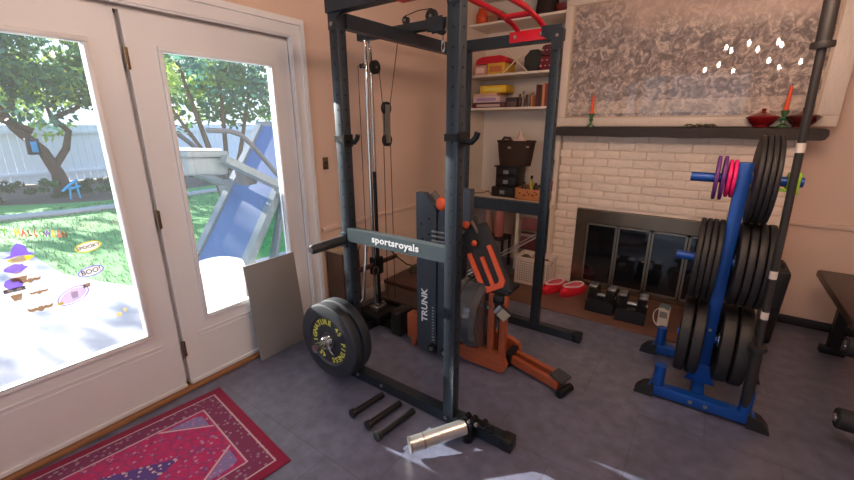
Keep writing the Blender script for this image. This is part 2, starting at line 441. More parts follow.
# fireplace insert with brass surround and glass doors
fp = thing('fireplace_insert', 'brass framed fireplace insert with dark folding glass doors under white brick', 'fireplace', (-.32, 3.88, .02))
s = MB(); s.box(FX0, FX1, 3.872, 3.93, .655, FZ1); s.box(FX0, FX0+.10, 3.872, 3.93, .014, .655); s.box(FX1-.10, FX1, 3.872, 3.93, .014, .655); s.box(FX0+.10, FX1-.1, 3.872, 3.93, .014, .055)
s.build('surround', brass, fp)
s = MB(); s.box(FX0+.02, FX1-.02, 4.02, 4.04, .014, .7); s.box(FX0+.02, FX0+.04, 3.93, 4.02, .014, .7); s.box(FX1-.04, FX1-.02, 3.93, 4.02, .014, .7)
s.box(FX0+.02, FX1-.02, 3.93, 4.02, .7, .72); s.box(FX0+.02, FX1-.02, 3.93, 4.02, .002, .014)
fb = s.build('firebox', mat('soot_black', (18, 16, 16), .9), fp)
gdark = mat('dark_fire_glass', (22, 24, 27), .08, vary=.1, coat=.6)
px = FX0+.10; pw = (FX1-FX0-.20)/4
for i in range(4):
    a, e = px+i*pw+.004, px+(i+1)*pw-.004
    dr = MB()
    dr.box(a, a+.016, 3.865, 3.885, .06, .65); dr.box(e-.016, e, 3.865, 3.885, .06, .65); dr.box(a, e, 3.865, 3.885, .06, .08); dr.box(a, e, 3.865, 3.885, .635, .65)
    dd = dr.build('glass_door', mat('door_metal_%d' % i, (150, 140, 126), .35, .8) if i == 0 else bpy.data.materials['door_metal_0'], fp)
    MB().box(a+.016, e-.016, 3.871, 3.877, .08, .635).build('pane', gdark, dd)
    if i in (1, 2):
        MB().ball((e-.03 if i == 1 else a+.03, 3.85, .36), .012).build('knob', brass, dd)
# mantel beam
m = MB(); pts = []
prof = [(-1.20, 1.452), (-1.205, 1.49), (-1.19, 1.527), (.585, 1.520), (.608, 1.508), (.612, 1.475), (.60, 1.448), (.58, 1.44), (.3, 1.441), (.05, 1.449), (-.2, 1.443), (-.4, 1.45), (-.62, 1.444), (-.9, 1.45)]
m.prism(prof, 'Y', 3.73, YF-.002)
mt = m.build('mantel_beam', darkw); tag(mt, 'rough dark wooden mantel beam across the white brick fireplace', 'mantel')

# ------------------------------------------------------------------ built-in shelves in the alcove
sh = thing('shelving_unit', 'cream built-in alcove shelves with a counter left of the fireplace', 'shelves', (-1.78, 3.85, 0))
s = MB(); s.box(-2.24, -2.20, 3.85, 4.26, .80, ZC); s.box(-2.379, -2.20, 3.79, 3.85, 0, ZC)
s.build('side_panel', shelfp, sh)
MB().box(-1.21, -1.186, 3.80, 4.26, 0, .765).build('side_panel', shelfp, sh)
MB().box(-1.225, -1.19, 3.86, 4.26, .80, ZC).build('side_panel', shelfp, sh)
MB().box(-2.20, -1.225, 4.245, 4.265, .80, ZC).build('back_panel', shelfp, sh)
for z in (2.51, 2.035, 1.715):
    MB().box(-2.20, -1.225, 3.86, 4.245, z-.022, z, bev=.003).build('shelf', shelfp, sh)
MB().box(-2.379, -1.185, 3.76, 4.265, .765, .80, bev=.004).build('counter', shelfp, sh)
s = MB(); s.box(-1.62, -1.585, 3.95, 4.26, 0, .765); s.build('divider', shelfp, sh)

# ------------------------------------------------------------------ picture over the mantel
pic = thing('framed_picture', 'huge pale framed grey engraving standing on the dark mantel', 'picture', (-.3, 3.86, 1.53))
x0, x1, z0, z1 = -1.235, .655, 1.53, 2.60
fr = MB()
for (a, e, c0, c1) in ((x0, x1, z0, z0+.075), (x0, x1, z1-.075, z1), (x0, x0+.07, z0+.075, z1-.075), (x1-.115, x1, z0+.075, z1-.075)):
    fr.box(a, e, 3.845, 3.90, c0, c1, bev=.008)
fr.build('frame', silverf, pic)
fr = MB()
for (a, e, c0, c1) in ((x0+.07, x1-.115, z0+.075, z0+.085), (x0+.07, x1-.115, z1-.085, z1-.075), (x0+.07, x0+.082, z0+.085, z1-.085), (x1-.127, x1-.115, z0+.085, z1-.085)):
    fr.box(a, e, 3.856, 3.875, c0, c1)
fr.build('inner_lip', mat('inner_lip', (196, 172, 146), .4), pic)
MB().box(x0+.08, x1-.12, 3.868, 3.885, z0+.08, z1-.08).build('print', print_mat(), pic)

# ------------------------------------------------------------------ power rack
A, B, C_, D = (-1.66, 1.56), (-.922, 1.52), (-1.605, 2.79), (-.922, 2.76)
rack = thing('power_rack', 'tall dark steel power rack with red pull-up bars beside the glass doors', 'power rack', (-1.3, 2.1, 0))
P = .03
def upright(c, z1=2.12):
    u = MB(); u.box(c[0]-P-.003, c[0]+P-.001, c[1]-P, c[1]+P, .06, z1, bev=.004)
    u.mi = 1
    for i in range(24):
        z = .35+i*.075
        if z > 2.0: break
        u.cyl((c[0], c[1]-P-.0008, z), (c[0], c[1]-P+.001, z), .0055, n=10)
        u.cyl((c[0]+P-.001, c[1], z+.0), (c[0]+P+.0008, c[1], z), .0055, n=10)
        u.cyl((c[0]-P-.0008, c[1], z), (c[0]-P+.001, c[1], z), .0055, n=10)
    return u.build('upright', [gunm, hole_m], rack)
for q in (A, B, C_, D): upright(q)
def rb(name, a, b_, w_, h_, m_=gunm): return MB().beam(a, b_, w_, h_).build(name, m_, rack)
yA, yC = 1.54, 2.775
for (y, xa, xb) in ((yA, -1.95, -.60), (yC, -1.80, -.60)):
    f = rb('foot_rail', (xa, y, .032), (xb, y, .032), .062, .06)
    for xx in (xa, xb):
        e = MB(); e.box(xx-.03, xx+.03, y-.037, y+.037, 0, .068, bev=.006); e.build('end_cap', blk, f)
rb('side_beam', (A[0]+P, yA, .945), (B[0]-P, yA, .945), .05, .075, gunl)
rb('side_beam', (C_[0]+P, yC, .955), (D[0]-P, yC, .955), .055, .085)
rb('top_beam', (A[0]-P, yA, 2.12), (B[0]+P, yA, 2.12), .06, .07)
rb('top_beam', (C_[0]-P, yC, 2.10), (D[0]+P, yC, 2.10), .062, .07)
rb('top_beam', (-1.645, A[1]+P, 2.055), (-1.615, C_[1]-P, 2.055), .05, .07)
g = MB()   # gusset plates at the top corners
for (c0, s_, yy) in ((A, 1, 1.525), (B, -1, 1.485), (D, -1, 2.725)):
    g = MB(); pl = [(c0[0]-s_*P, 2.155), (c0[0]+s_*.10, 2.155), (c0[0]+s_*.10, 2.10), (c0[0]+s_*P*1.1, 2.06), (c0[0]+s_*P, 2.01), (c0[0]-s_*P, 2.01)]
    g.prism(pl, 'Y', yy-.0, yy+.0045)
    g.build('gusset', gunm, rack)
for (x, y, z) in ((A[0], 1.524, 2.13), (A[0]+.06, 1.524, 2.13), (A[0], 1.524, 2.035), (B[0], 1.484, 2.13), (D[0]+.005, 2.724, 2.09), (B[0]-.02, 1.502, .04), (-1.40, 1.502, .045), (A[0]+.06, 1.507, .04)):
    MB().cyl((x, y, z), (x, y-.008, z), .011, n=6).build('bolt', steel, rack)
# sportsroyals lettering on the front side beam
t = MB(); text_geo(t, 'sportsroyals', .052, T((-1.283, yA-.026, .950)) @ FY @ Matrix.Diagonal((1.16, 1, 1, 1)), .0008, 1.06, .0012)
t.build('lettering', wht, rack)
# red multi-grip pull-up bars
for (xx, nm) in ((-1.205, 0), (-1.025, 1)):
    MB().tube([(xx, 2.775, 2.14), (xx, 2.765, 2.16), (xx, 2.66, 2.185), (xx, 2.58, 2.192), (xx+.02, 2.4, 2.195), (xx+.02, 1.9, 2.195), (xx, 1.70, 2.19), (xx, 1.56, 2.165), (xx, 1.55, 2.157)], .0165).build('pull_up_bar', redm, rack)
MB().tube([(-1.205, 2.53, 2.192), (-1.02, 2.53, 2.192)], .0165).build('pull_up_bar', redm, rack)
MB().tube([(-1.185, 1.9, 2.195), (-1.0, 1.9, 2.195)], .0165).build('pull_up_bar', redm, rack)
pb = MB(); pb.box(-1.25, -.985, 2.735, 2.812, 2.078, 2.146, bev=.004); pp = pb.build('bar_bracket', redm, rack)
for xx in (-1.205, -1.025): MB().cyl((xx, 2.736, 2.112), (xx, 2.727, 2.112), .012, n=6).build('bolt', steel, pp)
MB().box(-1.25, -.985, 1.50, 1.58, 2.075, 2.16, bev=.004).build('bar_bracket', redm, rack)
# J hooks and dip handle
for (c0, z, s_) in ((A, 1.48, 1), (B, 1.50, 1)):
    h = MB(); h.box(c0[0]-.036, c0[0]+.036, c0[1]-.037, c0[1]-.031, z-.02, z+.012); h.box(c0[0]+.031, c0[0]+.038, c0[1]-.037, c0[1]+.03, z-.045, z+.02)
    h.tube([(c0[0]+.036, c0[1]-.0, z-.02), (c0[0]+.08, c0[1], z-.022), (c0[0]+.10, c0[1], z-.002), (c0[0]+.107, c0[1], z+.018)], .013)
    h.build('j_hook', blkm, rack)
h = MB(); h.tube([(-1.675, A[1]-.032, .905), (-1.675, 1.40, .905), (-1.675, 1.30, .905), (-1.675, 1.285, .905)], [.027, .027, .027, .018], 16)
hd = h.build('dip_handle', blkr, rack)
MB().box(-1.70, -1.65, A[1]-.040, A[1]-.0305, .86, .95, bev=.003).build('dip_handle_plate', gunm, rack)

# plate peg on the rack (part of the rack) and the two bumper plates on it
pz = .302
MB().cyl((-1.70, A[1]-.031, pz), (-1.70, 1.27, pz), .024).build('weight_peg', chrome, rack)

def plate_profile(R, t, hub=.027):
    h = t/2
    return [(hub, -h*.8), (.055, -h*.85), (.06, -h*.55), (R*.62, -h*.55), (R*.66, -h*.9), (R-.012, -h), (R-.002, -h*.8), (R, -h*.4), (R, h*.4), (R-.002, h*.8), (R-.012, h), (R*.66, h*.9), (R*.62, h*.55), (.06, h*.55), (.055, h*.85), (hub, h*.8), (hub, -h*.8)]
platem = mat('plate_rubber', (36, 41, 48), .5, vary=.15, scale=18, bump=.06)
def make_plate(label, loc, R, t, axis, group, m_=platem, lettered=False, hubm=steel):
    r = thing('weight_plate', label, 'weight plate', loc, group)
    b_ = MB(); b_.lathe(plate_profile(R, t), loc, axis, 56); b_.build('disc', m_, r, smooth=40)
    hb = MB(); hb.lathe([(.026, -t*.43), (.040, -t*.46), (.042, -t*.3), (.042, t*.3), (.040, t*.46), (.026, t*.43), (.026, -t*.43)], loc, axis, 32)
    hb.build('hub', hubm, r)
    return r
p1 = make_plate('lettered black bumper plate at the front of the rack peg', (-1.70, 1.398, pz), .236, .066, 'Y', 'bumper plates on the rack peg')
lt = MB(); yy = 1.398-.033*.55-.0012; Rr = .122
def arc(txt, a0, a1):
    n = len(txt)
    for i, ch in enumerate(txt):
        a = math.radians(a0+(a1-a0)*i/max(1, n-1))       # clock angle, 0 = top, clockwise
        x, z = Rr*math.sin(a), Rr*math.cos(a)
        text_geo(lt, ch, .048, T((-1.70+x, yy, pz+z)) @ FY @ Rz(-a), .0008, 1, .001)
arc('SIGNATURE', -118, 8); arc('45', 38, 52); arc('FITNESS', 84, 166); arc('45', 205, 218)
lt.build("lettering", yel, p1)
cr = MB()
cr.lathe([(.027, -.034), (.05, -.034), (.052, -.02), (.027, -.02)], (-1.70, 1.398, pz), 'Y', 32)
cr.build('hub_ring', chrome, p1)
p2 = make_plate('plain black bumper plate behind the lettered one on the rack peg', (-1.70, 1.474, pz), .236, .066, 'Y', 'bumper plates on the rack peg')
cl = thing('spring_collar', 'steel spring collar clamping the bumper plates on the rack peg', 'collar', (-1.70, 1.355, pz))
c = MB()
c.tube([(-1.70+.031*math.cos(a*.5), 1.362-a*.0007, pz+.031*math.sin(a*.5)) for a in range(0, 40)], .004, 8)
c.build('coil', chrome, cl)
c = MB(); c.tube([(-1.672, 1.348, pz-.012), (-1.640, 1.338, pz-.03), (-1.605, 1.33, pz-.035)], .006); c.build('grip', chrome, cl)
c = MB(); c.tube([(-1.69, 1.35, pz+.03), (-1.665, 1.342, pz+.055), (-1.645, 1.335, pz+.07)], .005); c.build('grip', chrome, cl)

# barbell sleeve holder at the foot of the near upright (chrome)
ch = thing('landmine_sleeve', 'chrome round sleeve pivoting off the near rack foot', 'landmine', (-.86, 1.36, 0))
c = MB(); c.cyl((-.80, 1.455, .085), (-.965, 1.225, .062), .038, n=32); c.build('sleeve', mat('satin_chrome', (206, 210, 212), .3, .9, vary=.04), ch)
c = MB(); c.cyl((-.965, 1.225, .062), (-.970, 1.218, .0615), .040, n=32); c.cyl((-.93, 1.272, .066), (-.925, 1.279, .0665), .0395, n=32)
c.build('sleeve_rim', steel, ch)
c = MB(); c.box(-.82, -.755, 1.44, 1.508, .03, .12, bev=.006); c.cyl((-.79, 1.47, .0), (-.79, 1.47, .03), .03); c.build('swivel', blkm, ch)
c = MB()
for (x, y, z) in ((-.76, 1.475, .135), (-.71, 1.49, .125), (-.80, 1.48, .13)): c.cyl((x, y-.02, z), (x, y+.02, z), .014); 
c.box(-.82, -.69, 1.46, 1.506, .10, .122, bev=.003); c.tube([(-.70, 1.49, .11), (-.665, 1.495, .13), (-.66, 1.495, .09), (-.69, 1.49, .075)], .006)
c.build('clevis', blkm, ch)
for (x, z) in ((-.775, .112), (-.735, .112), (-.80, .085)):
    MB().cyl((x, 1.458, z+.02), (x, 1.445, z+.02), .009, n=6).build('bolt', steel, ch)

# three loose steel pegs lying on the floor
for i, (xa, ya, xb, yb) in enumerate(((-1.385, 1.25, -1.355, 1.46), (-1.255, 1.235, -1.225, 1.46), (-1.16, 1.205, -1.125, 1.455))):
    r = thing('steel_peg', ['black steel peg on the floor under the rack, nearest the plates', 'middle one of three black steel pegs on the floor', 'black steel peg on the floor under the rack, nearest the chrome sleeve'][i], 'peg', (xa, ya, 0), 'loose pegs under the rack')
    MB().cyl((xa, ya, .026), (xb, yb, .026), .0175, n=20).build('tube', blkm, r)
    d = (Vector((xb, yb, 0))-Vector((xa, ya, 0))).normalized()
    a_ = Vector((xa, ya, .026))
    MB().cyl(a_-d*.012, a_+d*.006, .025, n=20).build('end_cap', blk, r)

# ------------------------------------------------------------------ cable tower at the back of the rack
LX, LY = -2.02, 2.16
lat = thing('cable_tower', 'slim cable pulley tower with chrome guide rods behind the rack', 'pulley machine', (LX, LY, 0))
MB().beam((-2.08, 2.15, 2.117), (-1.405, 2.14, 2.117), .05, .05).build('pulley_arm', gunm, lat)
for dy, r_ in ((-.024, .0135), (.024, .0135)):
    MB().cyl((LX, LY+dy, .10), (LX, LY+dy, 2.09), r_).build('guide_rod', chrome, lat)
MB().cyl((LX+.02, LY+.0, .10), (LX+.02, LY+.0, 1.22), .014).build('rod_sleeve', blkm, lat)
b_ = MB(); b_.box(-2.14, -1.90, 2.04, 2.28, .06, .12, bev=.008); b_.box(-2.155, -1.70, 2.11, 2.21, 0, .06, bev=.006); b_.box(-2.07, -1.97, 1.90, 2.55, 0, .06, bev=.006)
b_.build('base', blkm, lat)
MB().box(-2.16, -1.70, 2.29, 2.52, .125, .15, bev=.004).build('base_deck', mat('deck_brown', (62, 46, 42), .5), lat)
MB().box(-2.15, -1.71, 2.30, 2.51, 0, .125).build('deck_support', blk, lat)
b_ = MB(); b_.box(-1.80, -1.70, 2.06, 2.2, 0.0, .20, bev=.01); b_.build('foot_block', blk, lat)
def pulley(x, y, z, r_, par, ax='X'):
    m_ = MB(); m_.lathe([(.006, -.011), (r_, -.012), (r_-.008, -.003), (r_-.008, .003), (r_, .012), (.006, .011), (.006, -.011)], (x, y, z), ax, 28); p_ = m_.build('pulley', blk, par)
    q = MB(); d = Vector((.017, 0, 0)) if ax == 'X' else Vector((0, .017, 0)); c0 = Vector((x, y, z)); q.cyl(c0-d, c0+d, .008); q.build('axle', steel, p_)
pulley(LX+.03, LY+.035, 1.93, .045, lat); pulley(LX-.0, LY-.06, 1.93, .016, lat, 'X')
pulley(-1.99, 2.30, 1.665, .045, lat); pulley(-1.99, 2.30, 1.44, .045, lat)
q = MB(); q.box(-2.006, -1.998, 2.275, 2.325, 1.42, 1.69); q.box(-1.982, -1.974, 2.275, 2.325, 1.42, 1.69); q.build('floating_bracket', steel, lat)
pulley(-1.47, 2.13, 2.16, .038, lat, 'Y'); pulley(-1.40, 2.13, 2.082, .03, lat, 'Y'); pulley(-1.67, 2.14, 2.165, .022, lat, 'Y')
q = MB(); q.box(-1.485, -1.38, 2.105, 2.112, 2.07, 2.15, bev=.003); q.box(-1.485, -1.38, 2.148, 2.155, 2.07, 2.15, bev=.003); q.build('pulley_cheek', gunm, lat)
cb = mat('cable_black', (48, 38, 34), .5)
for pts in ([(LX-.02, LY-.078, 1.93), (LX-.02, LY-.078, .55)], [(-1.995, LY+.082, 1.93), (-1.99, 2.265, 1.66)], [(-1.99, 2.34, 1.67), (-1.80, 2.22, 2.09)],
            [(-1.99, 2.262, 1.43), (-2.0, 2.262, .12)], [(-1.99, 2.338, 1.43), (-1.99, 2.345, .10)], [(-1.39, 2.13, 2.05), (-1.39, 2.13, 2.02)], [(-1.68, 2.14, 2.19), (-1.57, 2.135, 2.205), (-1.47, 2.13, 2.2)],
            [(-1.36, 2.13, 2.11), (-1.32, 2.13, 2.12), (-1.30, 2.13, 2.17)]):
    MB().tube(pts, .0028, 6).build('cable', cb, lat)
MB().tube([(-1.39+.010*math.cos(a), 2.13, 1.99+.032*math.sin(a)) for a in [i*PI/6 for i in range(12)]], .003, 6, closed=True).build('carabiner', chrome, lat)
cg = MB(); cg.box(LX-.03, LX+.04, LY-.045, LY+.045, .42, .56, bev=.008); cgo = cg.build('carriage', blkm, lat)
MB().cyl((LX, LY-.045, .50), (LX, 1.93, .50), .019).build('loading_peg', mat('dark_red_rubber', (62, 30, 32), .5), lat)
MB().cyl((LX, LY+.045, .50), (LX, 2.40, .50), .019).build('loading_peg', bpy.data.materials['dark_red_rubber'], lat)
sp = MB(); sp.tube([(LX+.05, LY-.06+.03*math.cos(i*.7), .47+.035*math.sin(i*.7)) for i in range(14)], .005, 6); sp.build('pin_spring', brass, lat)
cl_ = MB(); cl_.box(LX-.035, LX+.05, LY-.06, LY+.06, .12, .155, bev=.005)
for dx, dy in ((.03, -.03), (.03, .03), (-.01, .0)): cl_.cyl((LX+dx, LY+dy, .155), (LX+dx, LY+dy, .175), .014)
cl_.build('base_collar', steel, lat)
# bent chrome pulldown bar propped in front of the tower
cbar = MB((-1.93, 1.93, 0)); cbar.tube([(-1.98, 2.02, .80), (-1.965, 2.0, .72), (-1.945, 1.97, .60), (-1.95, 1.95, .46), (-1.955, 1.94, .30), (-1.985, 1.90, .25), (-2.03, 1.86, .235)], .0115, 12)
tag(cbar.build('pulldown_bar', chrome), 'bent chrome pulldown bar propped behind the near plates', 'bar')

# ------------------------------------------------------------------ folded rowing machine: slate panels, wood frame, tank
rw = thing('rowing_machine', 'upright folded wooden rowing machine with slate panels beside the rack', 'rowing machine', (-1.15, 2.05, 0))
def panel(x0, x1, zt0, zt1, y):
    m_ = MB(); m_.prism([(x0, .05), (x0+.03, .022), (x1-.01, .022), (x1, .04), (x1, zt1), (x0+.09, zt0-.01), (x0+.06, zt0+.02), (x0, zt0+.02)], 'Y', y, y+.05)
    m_.mi = 1
    for (xx, zz) in ((x0+.04, zt1-.1), (x0+.1, zt1-.06), (x0+.05, zt1-.2), (x0+.1, zt1-.16)): m_.cyl((xx, y-.001, zz), (xx, y+.002, zz), .008, n=10)
    return m_.build('side_panel', [slate, hole_m], rw)
q1 = panel(-1.49, -1.335, 1.12, 1.04, 1.985)
m_ = MB(); m_.prism([(-1.305, .022), (-1.222, .022), (-1.222, 1.0), (-1.10, 1.0), (-1.10, 1.19), (-1.265, 1.19), (-1.275, 1.17), (-1.275, 1.07), (-1.32, 1.03), (-1.32, .04)], 'Y', 1.985, 2.035); m_.build('side_panel', slate, rw)
m_ = MB(); m_.box(-1.335, -1.32, 2.0, 2.03, .022, 1.0); m_.build('hinge_strip', blk, rw)
for z in (.905, .875, .845, .815): MB().box(-1.365, -1.27, 1.976, 1.986, z-.006, z+.006, bev=.002).build('vent_slat', steel, rw)
tx = MB(); text_geo(tx, 'TRUNK', .066, T((-1.425, 1.984, .375)) @ FY @ Rz(PI/2) @ Matrix.Diagonal((1.1, 1, 1, 1)), .0008, 1.0, .0015); tx.build('lettering', wht, rw)
tx = MB()
rr_ = random.Random(2)
for i in range(12):
    z = .18+i*.022; wdt = rr_.uniform(.010, .02); tx.box(-1.366, -1.366+wdt, 1.9835, 1.985, z-.05, z-.042)
tx.build('small_print', mat('faded_print', (150, 152, 158), .6), rw)
for (x, z) in ((-1.36, .075), (-1.26, .075)):
    m_ = MB(); m_.lathe([(.006, -.02), (.03, -.018), (.034, 0), (.03, .012), (.006, .012)], (x, 1.985, z), 'Y', 24); wh_ = m_.build('roller_wheel', blk, rw)
    MB().cyl((x, 1.962, z), (x, 1.968, z), .014).build('wheel_cap', steel, wh_)
# wooden back post glimpsed left of the panels
m_ = MB(); m_.box(-1.61, -1.505, 2.02, 2.10, .06, .25, bev=.008); m_.box(-1.58, -1.54, 2.03, 2.09, 0, .06); m_.build('wooden_post', orw, rw)
# base board
m_ = MB(); m_.prism([(-1.20, .03), (-1.15, .015), (-.90, .008), (-.865, .03), (-.855, .07), (-.875, .115), (-.92, .135), (-1.02, .15), (-1.20, .165)], 'Y', 2.07, 2.11); m_.build('base_board', orw, rw)
m_ = MB(); m_.prism([(-1.20, .03), (-1.15, .015), (-.90, .008), (-.865, .03), (-.855, .07), (-.875, .115), (-.92, .135), (-1.02, .15), (-1.20, .165)], 'Y', 2.30, 2.34); m_.build('base_board', orw, rw)
for (x, y) in ((-.975, 2.09), (-.895, 2.09)):
    m_ = MB(); m_.box(x-.022, x+.022, y-.018, y+.018, .09, .545, bev=.004); m_.build('wooden_post', orw, rw)
m_ = MB(); m_.box(-.945, -.925, 2.12, 2.16, .03, .56, bev=.004); m_.build('inner_bar', blkm, rw)
m_ = MB(); m_.lathe([(.01, -.10), (.205, -.10), (.232, -.07), (.236, -.03), (.226, -.026), (.226, .026), (.236, .03), (.232, .07), (.205, .10), (.01, .10)], (-1.11, 2.12, .37), 'X', 48); m_.build('water_tank', mat('tank_grey', (58, 62, 68), .12, vary=.25, scale=6, coat=.8), rw)
m_ = MB(); m_.box(-1.0, -.87, 2.08, 2.26, .545, .575, bev=.006); m_.box(-.96, -.89, 2.05, 2.10, .49, .55, bev=.01); m_.build('head_bracket', blk, rw)
# footboard assembly: black pad with an orange U-shaped surround
TM = T((-1.075, 2.16, .745)) @ Rz(.15) @ Ry(math.radians(-30)) @ Rx(math.radians(-12))
m_ = MB(); m_.box(-.10, .10, -.045, .02, -.27, .20, M=TM, bev=.02); fbd = m_.build('footboard', blkr, rw)
U = [(-.085, .05), (-.085, -.19), (-.06, -.22), (.06, -.22), (.085, -.19), (.085, .05), (.06, .05), (.055, -.17), (.04, -.185), (-.04, -.185), (-.055, -.17), (-.06, .05)]
m_ = MB(); m_.prism(U, 'Y', -.062, -.046, M=TM); m_.build('orange_surround', orp, fbd)
m_ = MB(); m_.prism([(-.012, .0), (.012, .0), (.012, -.19), (-.012, -.19)], 'Y', -.060, -.046, M=TM); m_.build('orange_rib', orp, fbd)
m_ = MB(); m_.box(-.07, .05, -.04, .03, .18, .27, M=TM, bev=.03); m_.build('strap_pack', mat('charcoal_webbing', (40, 36, 36), .8), rw)
for (x, y, z, r_) in ((-1.19, 2.10, .955, .028), (-1.285, 1.965, 1.09, .036), (-1.12, 2.09, .84, .018)):
    MB().ball((x, y, z), r_, r_*.8, r_*1.15).build('orange_knob', orp, rw)
m_ = MB(); m_.tube([(-1.42, 2.06, 1.13), (-1.37, 2.08, 1.06), (-1.33, 2.1, .99), (-1.28, 2.12, .93), (-1.24, 2.14, .87)], .03); m_.build('strap', mat('taupe_webbing', (98, 88, 82), .8), rw)
m_ = MB(); m_.tube([(-1.21, 2.13, 1.0), (-1.17, 2.14, .96), (-1.13, 2.15, .90), (-1.12, 2.15, .80)], .012); m_.build('strap', bpy.data.materials['taupe_webbing'], rw)
# monitor on its arm
m_ = MB(); DM = T((-.885, 2.04, .455)) @ Rz(.3) @ Ry(math.radians(40)); m_.box(-.05, .045, -.02, .012, -.035, .035, M=DM, bev=.006); mo = m_.build('monitor', blk, rw)
m_ = MB(); m_.box(-.018, .042, -.023, -.019, -.03, .03, M=DM); m_.build('screen', mat('grey_lcd', (150, 142, 126), .3), mo)
m_ = MB(); m_.box(-.048, -.022, -.024, -.019, -.03, .03, M=DM, bev=.003); m_.build('button_strip', steel, mo)
MB().tube([(-.97, 2.14, .54), (-.93, 2.12, .50), (-.91, 2.11, .47)], .014).build('monitor_arm', blk, rw)
m_ = MB(); m_.cyl((-.985, 2.06, .455), (-.985, 2.05, .455), .012); m_.build('bolt', steel, rw)
# low seat rail lying out on the floor
for (a, b2) in (((-.90, 2.215, .05), (-.53, 2.105, .05)), ((-.885, 2.285, .05), (-.51, 2.18, .05))):
    MB().beam(a, b2, .034, .05).build('seat_rail', orw, rw)
m_ = MB(); m_.beam((-.575, 2.155, .10), (-.49, 2.13, .085), .09, .014); m_.build('heel_pad', mat('grey_rubber', (56, 58, 60), .6), rw)
m_ = MB(); m_.cyl((-.51, 2.055, .024), (-.475, 2.17, .024), .024); m_.build('rail_roller', blk, rw)
m_ = MB(); m_.box(-.91, -.865, 2.16, 2.32, .01, .10, bev=.006); m_.build('rail_hinge', blkm, rw)

# ------------------------------------------------------------------ low things along the left wall
pf = thing('wooden_platform', 'low dark wooden platform along the wall behind the cable tower', 'platform', (-2.15, 2.8, 0))
m_ = MB(); m_.box(-2.36, -1.92, 2.62, 3.45, .10, .135, bev=.004); m_.build('top_board', mat('platform_wood', (88, 60, 50), .5, vary=.2, stretch=(8, 1, 8)), pf)
m_ = MB(); m_.box(-2.355, -1.93, 2.625, 2.66, 0, .10); m_.box(-1.96, -1.93, 2.66, 3.44, 0, .10); m_.box(-2.355, -2.325, 2.66, 3.44, 0, .10); m_.build('skirt', mat('platform_edge', (160, 122, 100), .5), pf)
cb_ = MB((-2.1, 2.8, .135)); cb_.tube([(-2.2+.08*math.cos(i*.8)*(1-.02*i), 2.95+.10*math.sin(i*.8), .147+.003*i) for i in range(24)]+[(-2.30, 2.9, .22), (-2.34, 2.8, .32), (-2.345, 2.7, .42)], .007, 8)
tag(cb_.build('coiled_cord', mat('cord_olive', (70, 66, 42), .6)), 'coiled dark cord lying on the low wooden platform', 'cord')
cab = thing('wooden_crate', 'tall narrow brown wooden crate against the wall right of the doors', 'crate', (-2.27, 2.05, 0))
m_ = MB(); m_.box(-2.355, -2.335, 1.955, 2.14, 0, .60); m_.box(-2.335, -2.18, 1.955, 1.975, 0, .60); m_.box(-2.335, -2.18, 2.12, 2.14, 0, .60); m_.box(-2.335, -2.18, 1.975, 2.12, 0, .02)
m_.build('body', mat('brown_crate', (84, 56, 38), .6, vary=.25, stretch=(8, 8, 1)), cab)
MB().box(-2.36, -2.17, 1.945, 2.15, .60, .63, bev=.004).build('top_board', mat('tan_crate', (158, 132, 104), .5), cab)
# grey board leaning on the door
gb = MB((-2.31, 1.44, 0)); LM = T((-2.285, 1.44, .002)) @ Ry(math.radians(-6.0))
gb.box(-.006, .006, -.172, .213, 0, .672, M=LM, bev=.002)
tag(gb.build('grey_board', greyb), 'plain grey rectangular board leaning against the right glass door', 'board')
# light switch
sw = thing('light_switch', 'small light switch plate on the wall right of the glass doors', 'switch', (-2.375, 2.03, 1.27))
MB().box(-2.379, -2.372, 2.005, 2.055, 1.225, 1.315, bev=.002).build('cover', brass, sw)
MB().box(-2.372, -2.360, 2.024, 2.036, 1.262, 1.285, bev=.002).build('toggle', blk, sw)

# ------------------------------------------------------------------ rug
RW, RL = .825, 1.5
ru = MB(); ru.box(0, RW, 0, RL, 0, .008, bev=.003)
ro = ru.build('rug', rug_mat(RW, RL)); ang = math.atan2(-.09, .82)
ro.rotation_euler = (0, 0, ang)
tl = Vector((-2.235, .955, 0)); ro.location = tl - Matrix.Rotation(ang, 3, 'Z') @ Vector((0, RL, 0)); ro.location.z = .001
tag(ro, 'magenta patterned oriental rug with a bordered edge by the left glass door', 'rug')

